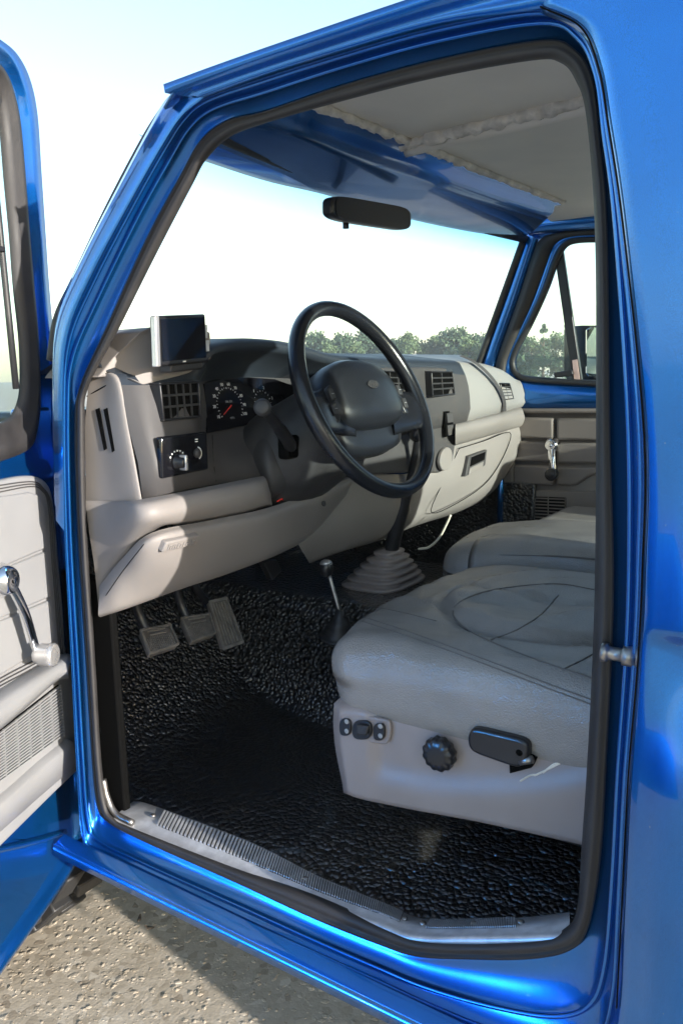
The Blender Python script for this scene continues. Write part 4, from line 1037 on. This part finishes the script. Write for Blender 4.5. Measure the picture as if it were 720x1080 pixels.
mb = MB().box(D(10, 262) - DN * .016, (.008, .004, .004)); mb.build('channel_clip', 'black', door, bevel=.001)
# lower door body: front edge runs (73,480)->(90,905)
eo = [(66, 503), (70, 515), (74, 540), (78, 620), (82, 700), (87, 790), (90, 850), (91, 890), (84, 912), (60, 950), (0, 1035), (-60, 1120)]
em_ = [(-80, 503), (-80, 515), (-80, 540), (-80, 620), (-80, 700), (-80, 790), (-80, 850), (-80, 890), (-80, 930), (-80, 980), (-80, 1060), (-80, 1140)]
e1 = cr([D(x, y) for x, y in eo], 5)
e1b = cr([D(x - 7, y - 5 if y > 860 else y) for x, y in eo], 5)
e1c = cr([D(x - 13, y - 12 if y > 860 else y) for x, y in eo], 5)
e2 = cr([D(x, min(y, 1060) if y < 900 else y - 60) for x, y in em_], 5)
cdir = lambda a, b, t: a.lerp(b, t)
skin('inner_shell', [shift(e1, -DN * .075), shift(e1, -DN * .07), shift(e1, -DN * .045), shift(e1, -DN * .040), shift(e1, -DN * .012), [cdir(a, b, .4) for a, b in zip(e1, e1b)], e1b, shift(e1b, -DN * .010), shift(e1c, -DN * .012), [cdir(a, b, .5) - DN * .012 for a, b in zip(e1c, e2)], shift(e2, -DN * .012)], 'paint', door)
# recess line pressed along the bottom of the shell
MB().tube(cr([D(x, y) - DN * .010 for x, y in ((-60, 905), (0, 897), (40, 888), (74, 878))], 6), .006, 8).build('pressed_bead', 'paint', door)
# outer skin
dz0, dz1 = .66, 1.47
free = H - DD * 1.08
outer = MB(); 
P = [H - DD * .01 + Vector((0, 0, dz1)), H - DD * .01 + Vector((0, 0, dz0)), free + Vector((0, 0, dz0)), free + Vector((0, 0, dz1))]
outer.prism([p - DN * .078 for p in P], -DN * .006).build('outer_skin', 'paint', door, bevel=.003)
# trim panel
tp_o = [(-70, 524), (-20, 511), (0, 507), (25, 502), (42, 503), (53, 513), (58, 535), (62, 580), (67, 640), (71, 690), (78, 703), (80, 740), (83, 790), (84, 812), (60, 835), (0, 895), (-70, 962)]
P = [D(x, y, .008) for x, y in tp_o]
trim = MB().prism(cr(P[:11], 3) + P[11:], -DN * .018).build('door_trim', 'doortrim', door, bevel=.006, seg=3)
def dpad(pts, w0, w1, bev=.005, mat='doortrim', par=trim, name='trim_pad', curve=False):
    P = [D(x, y, w1) for x, y in pts]; P = cr(P, 4, True) if curve else P
    return MB().prism(P, -DN * (w1 - w0)).build(name, mat, par, bevel=bev, seg=3)
def groove(pts, w=.0085, r=.0016, mat='upper', name='groove'):
    return MB().tube(cr([D(x, y, w) for x, y in pts], 6), r, 6).build(name, mat, trim)
dpad([(-60, 538), (0, 524), (32, 519), (42, 522), (48, 535), (50, 578), (0, 600), (-60, 625)], .006, .0125)
dpad([(-60, 628), (0, 602), (50, 581), (53, 600), (55, 629), (2, 652), (-60, 680)], .006, .0125)
dpad([(2, 655), (55, 632), (58, 655), (60, 676), (10, 707), (-20, 725), (-60, 745), (-60, 684)], .006, .0125)
for k in range(3): groove([(-40, 528 - k * 4), (0, 519 - k * 3.5), (34, 513 - k * 2.5), (45, 518 - k * 2), (51 + k * 1.6, 532), (55 + k * 1.8, 590), (60 + k * 1.8, 650), (63 + k * 1.8, 690)], .0095, .0011)
for k in range(3): groove([(-60, 752 + k * 4), (0, 716 + k * 4), (30, 700 + k * 4), (64, 682 + k * 3)], .010, .0012)
# arm rest
ar = []
A0 = cr([D(x, y, .010) for x, y in ((-70, 770), (0, 727), (35, 706), (66, 690), (78, 692))], 6)
A1 = cr([D(x, y, .050) for x, y in ((-70, 790), (0, 745), (34, 722), (64, 702), (74, 700))], 6)
A2 = cr([D(x, y, .052) for x, y in ((-70, 812), (0, 762), (32, 737), (60, 714), (72, 708))], 6)
A3 = cr([D(x, y, .016) for x, y in ((-70, 822), (0, 770), (32, 743), (60, 719), (73, 716))], 6)
skin('arm_rest', [shift(A0, -DN * .005), A0, [a.lerp(b, .55) + DN * .006 + Vector((0, 0, .004)) for a, b in zip(A0, A1)], A1, A2, A3, shift(A3, -DN * .01)], 'doortrim', trim)
# speaker grille
qs = Q(D(-60, 818, .012), D(63, 722, .012), D(67, 776, .012), D(-60, 868, .012))
mb = MB(); qs.slab(mb, 0, 1, 0, 1, -.012, .0); g = mb.build('speaker_grille', 'dark', trim, smooth=False)
mb = MB(); nS = 17
for i in range(nS): qs.slab(mb, 0, 1, i / nS + .008, i / nS + .036, .0005, .004)
for i in range(10): qs.slab(mb, i / 9.05, i / 9.05 + .004, 0, 1, .0005, .0036)
mb.build('grille_slats', 'doortrim', g, smooth=False)
# lower lip of trim
B0 = cr([D(x, y, .008) for x, y in ((-70, 890), (0, 838), (40, 803), (70, 779))], 6); B1 = cr([D(x, y, .022) for x, y in ((-70, 905), (0, 852), (42, 815), (78, 785))], 6); B2 = cr([D(x, y, .012) for x, y in ((-70, 940), (0, 878), (45, 838), (82, 806))], 6)
skin('trim_lip', [B0, [a.lerp(b, .5) + DN * .005 for a, b in zip(B0, B1)], B1, B2, shift(B2, -DN * .02)], 'doortrim', trim)
cb = D(-2, 612, .0125); ce = D(20, 690, .0125)
crank(trim, cb, DN, ce - cb, .023, (ce - cb).length * 1.0, 'silver')
# hinges and check
for z in (.86, 1.32):
    MB().tube([Vector((-.03, 1.225, z - .04)), Vector((-.03, 1.225, z + .04))], .012, 12).build('hinge', 'paint', door)

# front jamb seen between door and opening
MB().box((.0, 1.262, 1.08), (.035, .012, .42)).build('hinge_pillar', 'paint', truck, bevel=.006)

# ------------------------------------------------------------------ wheel (front left), rear wheels, bed
def wheel_at(c, name='front_wheel'):
    w = empty(name, (0, 0, 0), truck)
    c = Vector(c); R0 = .43; hw = .17; seg_ = 64
    prof = [(-hw, .24), (-hw - .01, .30), (-hw - .005, .37), (-hw + .015, .405), (-hw + .03, .415), (0, .418), (hw - .03, .415), (hw - .015, .405), (hw + .005, .37), (hw + .01, .30), (hw, .24)]; prof = [(h_, r_ * 1.08) for h_, r_ in prof]
    MB().lathe(c, (1, 0, 0), prof, seg_).build('tyre', 'black_rubber', w)
    mb = MB(); nb = 26
    for i in range(nb):
        for k, (xo, wd, ph) in enumerate(((-.115, .045, 0), (-.04, .032, .5), (.04, .032, 0), (.115, .045, .5))):
            a = 2 * math.pi * (i + ph) / nb; d = Vector((0, math.cos(a), math.sin(a))); t = Vector((0, -math.sin(a), math.cos(a)))
            m3 = Matrix((Vector((1, 0, 0)), (t + Vector((.35 * (1 if k % 2 else -1), 0, 0))).normalized(), d)).transposed()
            mb.box(c + Vector((xo, 0, 0)) + d * .458, (wd * .8, .034, .014), m3)
    mb.build('tread_blocks', 'black_rubber', w, bevel=.004)
    MB().lathe(c, (-1, 0, 0), [(-.12, .235), (.13, .24), (.13, .225), (.09, .20), (.08, .09), (.12, .08), (.125, .02)], 40).build('rim', 'alu', w)
wheel_at((.06, 1.83, .67)); wheel_at((1.42, 1.97, .63)); wheel_at((.10, -1.4, .63), 'rear_wheel'); wheel_at((1.42, -1.4, .63), 'rear_wheel')
MB().box((.76, 1.97, .62), (.6, .05, .05)).build('front_axle', 'black', truck, bevel=.02)
MB().box((.76, .4, .58), (.04, 2.3, .05)).build('chassis_rail', 'black', truck, bevel=.01)

# cab rear
RY = -.50
mb = MB()
mb.box((.75, RY, .99), (.80, .012, .36)); mb.box((.75, RY, 1.975), (.80, .012, .02)); mb.box((.04, RY, 1.65), (.09, .012, .31)); mb.box((1.46, RY, 1.65), (.09, .012, .31))
mb.build('cab_rear_wall', 'paint', truck)
mb = MB().box((.75, RY, 1.65), (.63, .003, .31)); mb.build('rear_window', 'glass', truck, smooth=False)
MB().box((1.53, -.05, 1.35), (.03, .46, .68)).build('far_quarter_panel', 'paint', truck, bevel=.01)
mb = MB(); mb.box((-.03, -1.5, 1.02), (.03, .95, .30)); mb.box((1.53, -1.5, 1.02), (.03, .95, .30)); mb.box((.75, -2.43, 1.02), (.75, .03, .29)); mb.box((.75, -1.5, .8), (.75, .93, .02)); mb.box((.75, -.57, 1.02), (.75, .02, .29))
mb.build('cargo_bed', 'paint', truck, bevel=.01)

# ------------------------------------------------------------------ navigation device on the dash
nav = empty('navigation_device', tuple(atY(190, 385, .99)))
tag(nav, 'small black portable navigation screen with silver edge standing on dash corner', 'navigation device')
bpy.context.view_layer.update()
def adopt(o, par):
    o.parent = par; o.matrix_parent_inverse = Matrix.Translation(-par.location)
qn = Q(atY(164, 333, .965), atY(217, 331, .985), atY(219, 382, .985), atY(166, 387, .965))
mb = MB(); qn.slab(mb, 0, 1, 0, 1, -.013, .0); adopt(mb.build('case', 'black', None, bevel=.004, seg=3), nav)
mb = MB(); qn.slab(mb, .09, .965, .07, .90, .0, .0012); adopt(mb.build('screen', 'gloss', None, smooth=False), nav)
mb = MB(); qn.slab(mb, -.02, .055, .0, 1, -.009, .002); adopt(mb.build('side_trim', 'silver', None, bevel=.002, seg=3), nav)
mb = MB(); qn.slab(mb, 1.0, 1.07, .22, .5, -.02, -.004); qn.slab(mb, .99, 1.10, .55, .78, -.02, -.004); adopt(mb.build('mount_clip', 'alu', None, bevel=.001), nav)
mb = MB(); qn.slab(mb, .3, .95, .98, 1.14, -.03, -.005); adopt(mb.build('mount_base', 'shroud', None, bevel=.003), nav)
mb = MB(); qn.slab(mb, .49, .54, .925, .955, .0, .0012); adopt(mb.build('power_mark', 'white', None, smooth=False), nav)

# ------------------------------------------------------------------ ground
GZ = .2
S = 380
gr = mesh('ground', [(-S, -S, GZ), (S, -S, GZ), (S, S, GZ), (-S, S, GZ)], [(0, 1, 2, 3)], 'gravel', smooth=False); tag(gr, kind='structure')
rnd = random.Random(3)
V = []; F = []
ico = bmesh.new(); bmesh.ops.create_icosphere(ico, subdivisions=1, radius=1); iv = [v.co.copy() for v in ico.verts]; iff = [tuple(v.index for v in f.verts) for f in ico.faces]; ico.free()
for i in range(16000):
    x = rnd.uniform(-.3, 1.5); y = rnd.uniform(.5, 2.6)
    s = .002 + .0065 * rnd.random() ** 3
    a = rnd.random() * 6.28; ca, sa = math.cos(a), math.sin(a); sx, sy, sz = s * rnd.uniform(.8, 1.5), s * rnd.uniform(.7, 1.1), s * rnd.uniform(.2, .35)
    b = len(V)
    for v in iv:
        j = 1 + .25 * rnd.uniform(-1, 1); p = Vector((v.x * sx * j, v.y * sy * j, v.z * sz * j)); V.append((x + p.x * ca - p.y * sa, y + p.x * sa + p.y * ca, GZ - sz * .1 + p.z))
    F += [tuple(b + q for q in f) for f in iff]
me = bpy.data.meshes.new('gravel_stones'); me.from_pydata(V, [], F); me.materials.append(M['stone']); o = link(bpy.data.objects.new('gravel_stones', me)); tag(o, 'loose pale gravel stones', None, None, 'stuff')
for k, (px, py) in enumerate(((147, 969), (158, 978))):
    c = atZ(px, py, GZ + .012); a = .6 + k * 1.3; m3 = Matrix.Rotation(a, 3, 'Z')
    P = [c + m3 @ Vector((.014 * math.cos(t), .0045 * math.sin(t), .003 * math.cos(2 * t))) for t in [2 * math.pi * i / 12 for i in range(12)]]
    o = MB().prism(P, (0, 0, .0015)).build('dry_leaf', 'bark', smooth=False)
    tag(o, ('tiny dark dry leaf on the gravel below the door sill, nearer the sill', 'tiny dark leaf scrap on gravel, the lower one of two')[k], 'leaf')

# ------------------------------------------------------------------ trees
def make_crown(seed, h, w, conifer, nleaf=2600, leaf=.16):
    r = random.Random(seed); V = []; F = []
    clumps = []
    for i in range(26):
        t = r.random()
        if conifer: zz = h * (.12 + .85 * t); rad = w * (1.02 - t) * .55; cr_ = w * .22 * (1.15 - t)
        else: zz = h * (.25 + .62 * t); rad = w * .5 * math.sin(math.pi * min(1, .15 + .8 * t)) ; cr_ = w * r.uniform(.14, .26)
        a = r.random() * 6.28; rr_ = rad * math.sqrt(r.random()); clumps.append((Vector((rr_ * math.cos(a), rr_ * math.sin(a), zz)), cr_))
    for i in range(nleaf):
        c, cr_ = r.choice(clumps); d = Vector((r.gauss(0, 1), r.gauss(0, 1), r.gauss(0, .8))).normalized() * cr_ * r.random() ** .4
        p = c + d; n = Vector((r.gauss(0, 1), r.gauss(0, 1), r.gauss(0, 1))).normalized(); u = n.orthogonal().normalized() * leaf * r.uniform(.5, 1.2); v = n.cross(u) * .6
        b = len(V); V += [p - u, p - v, p + u, p + v]; F.append((b, b + 1, b + 2, b + 3))
    return V, F
protos = {}
def tree(kind, loc, s, rz, label, group):
    if kind not in protos:
        h, w, con, mt = {'round': (5.0, 2.6, False, 'leaf'), 'conifer': (6.0, 3.0, True, 'pine'), 'tall': (6.2, 2.5, False, 'leaf'), 'autumn': (5.5, 5.0, False, 'yleaf'), 'low': (3.8, 3.0, False, 'pine')}[kind]
        V, F = make_crown(hash(kind) % 97 if False else {'round': 1, 'conifer': 2, 'tall': 3, 'autumn': 4, 'low': 5}[kind], h, w, con)
        me = bpy.data.meshes.new('crown'); me.from_pydata(V, [], F); me.materials.append(M[mt])
        mb = MB().tube([(0, 0, -.1), (.05, 0, h * .3), (0, .05, h * .6), (0, 0, h * .85)], [.16, .12, .08, .02], 8)
        rr2 = random.Random(5)
        for i in range(6):
            a = i * 1.05; z0 = h * (.25 + .08 * i); mb.tube([(0, 0, z0), (math.cos(a) * w * .22, math.sin(a) * w * .3, z0 + h * .14)], [.05, .015], 6)
        tm = bpy.data.meshes.new('trunk'); tm.from_pydata([tuple(v) for v in mb.v], [], mb.f); tm.materials.append(M['bark'])
        protos[kind] = (me, tm)
    cme, tme = protos[kind]
    nm = {'round': 'broadleaf_tree', 'conifer': 'pine_tree', 'tall': 'broadleaf_tree', 'autumn': 'autumn_tree', 'low': 'broadleaf_tree'}[kind]
    t = empty(nm, loc); t.rotation_euler.z = rz; t.scale = (s, s, s)
    link(bpy.data.objects.new('crown', cme), t); link(bpy.data.objects.new('trunk', tme), t)
    return tag(t, label, 'tree', group)
GR = 'trees along the far edge of the lot'
spec = [ # px, top y, distance, kind, label
 (334, 357, 74, 'low', 'low green tree at the far left end of the visible treeline'),
 (346, 358, 70, 'round', 'small round green tree just inside the left rim of the steering wheel'),
 (360, 355, 72, 'low', 'wide low green tree behind the wheel, left of its middle'),
 (374, 356, 70, 'round', 'round green tree seen through the middle of the steering wheel'),
 (388, 357, 75, 'low', 'low green tree right of the middle of the steering wheel'),
 (404, 357, 72, 'round', 'green tree crossed by the upper right steering wheel rim'),
 (418, 355, 70, 'low', 'pale green tree just right of the steering wheel rim'),
 (431, 352, 68, 'tall', 'taller green tree with a pointed top right of the wheel rim'),
 (444, 353, 70, 'round', 'green tree in the windshield between wheel rim and rounder dark tree'),
 (457, 352, 71, 'tall', 'bushy green tree midway along the windshield treeline'),
 (470, 354, 72, 'low', 'low green tree left of the rounder dark tree in the windshield'),
 (483, 353, 68, 'low', 'squat green tree touching the rounder dark tree in the windshield'),
 (494, 352, 62, 'round', 'rounder darker tree at the right end of the windshield treeline'),
 (505, 356, 64, 'low', 'small green tree against the black windshield edge'),
 (518, 352, 64, 'tall', 'green tree half hidden by the far windshield pillar'),
 (548, 362, 60, 'low', 'low tree at the lower left corner of the far vent window'),
 (560, 356, 60, 'round', 'green tree in the vent window, left of the pointed conifer'),
 (573, 350, 58, 'conifer', 'pointed dark conifer in the middle of the far vent window'),
 (586, 357, 60, 'round', 'green tree in the vent window, right of the pointed conifer'),
 (599, 343, 56, 'conifer', 'tallest dark conifer, crossed by the vent window divider bar'),
 (618, 348, 58, 'tall', 'green tree behind the far door mirror'),
 (640, 346, 58, 'round', 'green tree hidden in part by the black door seal')]
PH = {'round': 4.75, 'conifer': 6.0, 'tall': 6.0, 'autumn': 5.2, 'low': 3.65}
for i, (px, py, dist, kind, lab) in enumerate(spec):
    w = ray(px, py); k = dist / math.hypot(w.x, w.y); top_ = CP + w * k; top_.z += (.9, -.35, .35, -.6, 1.1, 0, -.45, .7, -.8, .2, .55)[i % 11] * .55 + (.8 if kind == 'conifer' else 0)
    s = (top_.z - GZ) / PH[kind]
    tree(kind, (top_.x, top_.y, GZ), s, i * 1.7, lab, GR)
# trees behind the camera side, seen in the mirror and in the paint
for i, (x, y, kind) in enumerate(((9, -26, 'autumn'), (16, -24, 'autumn'), (24, -20, 'autumn'), (2, -30, 'autumn'))):
    tree(kind, (x, y, GZ), 1.3, i * 2.1, 'yellow green autumn tree reflected in the far door mirror', 'autumn trees behind the truck')

# ------------------------------------------------------------------ light
SAZ, SEL = R_(9), R_(11)   # sun stands behind the truck, a little to its left
sd = Vector((-math.sin(SAZ) * math.cos(SEL), -math.cos(SAZ) * math.cos(SEL), math.sin(SEL)))
sl = bpy.data.lights.new('sun', 'SUN'); sl.energy = 3.4; sl.angle = R_(.5); sl.color = (1, .95, .88)
so_ = bpy.data.objects.new('sun', sl); COL.objects.link(so_); so_.rotation_euler = sd.to_track_quat('Z', 'Y').to_euler(); so_.location = (0, -5, 10)
wd = bpy.data.worlds.new('World'); sc.world = wd; wd.use_nodes = True
nt = wd.node_tree; sky = nt.nodes.new('ShaderNodeTexSky'); sky.sky_type = 'NISHITA'; sky.sun_disc = False
sky.sun_elevation = SEL; sky.sun_rotation = math.atan2(sd.x, sd.y)
sky.air_density = 1.0; sky.dust_density = .7; sky.ozone_density = 1.0
hm = bpy.data.materials.new('haze'); hm.use_nodes = True; hn = hm.node_tree; hn.nodes.clear()
ho = hn.nodes.new('ShaderNodeOutputMaterial'); hv = hn.nodes.new('ShaderNodeVolumePrincipled'); hv.inputs['Color'].default_value = (.9, .93, .96, 1)
hv.inputs['Density'].default_value = .0022; hv.inputs['Anisotropy'].default_value = .2; hn.links.new(hv.outputs[0], ho.inputs['Volume'])
M['haze'] = hm
tag(MB().box((0, 0, 6.6), (400, 400, 7.4)).build('haze', 'haze', smooth=False), kind='stuff')
bg = nt.nodes['Background']; nt.links.new(sky.outputs[0], bg.inputs[0]); bg.inputs[1].default_value = .15
sc.view_settings.view_transform = 'Standard'; sc.view_settings.look = 'None'; sc.view_settings.gamma = 1; sc.view_settings.exposure = 1.75
sc.cycles.max_bounces = 10; sc.cycles.transparent_max_bounces = 12; sc.cycles.sample_clamp_indirect = 6
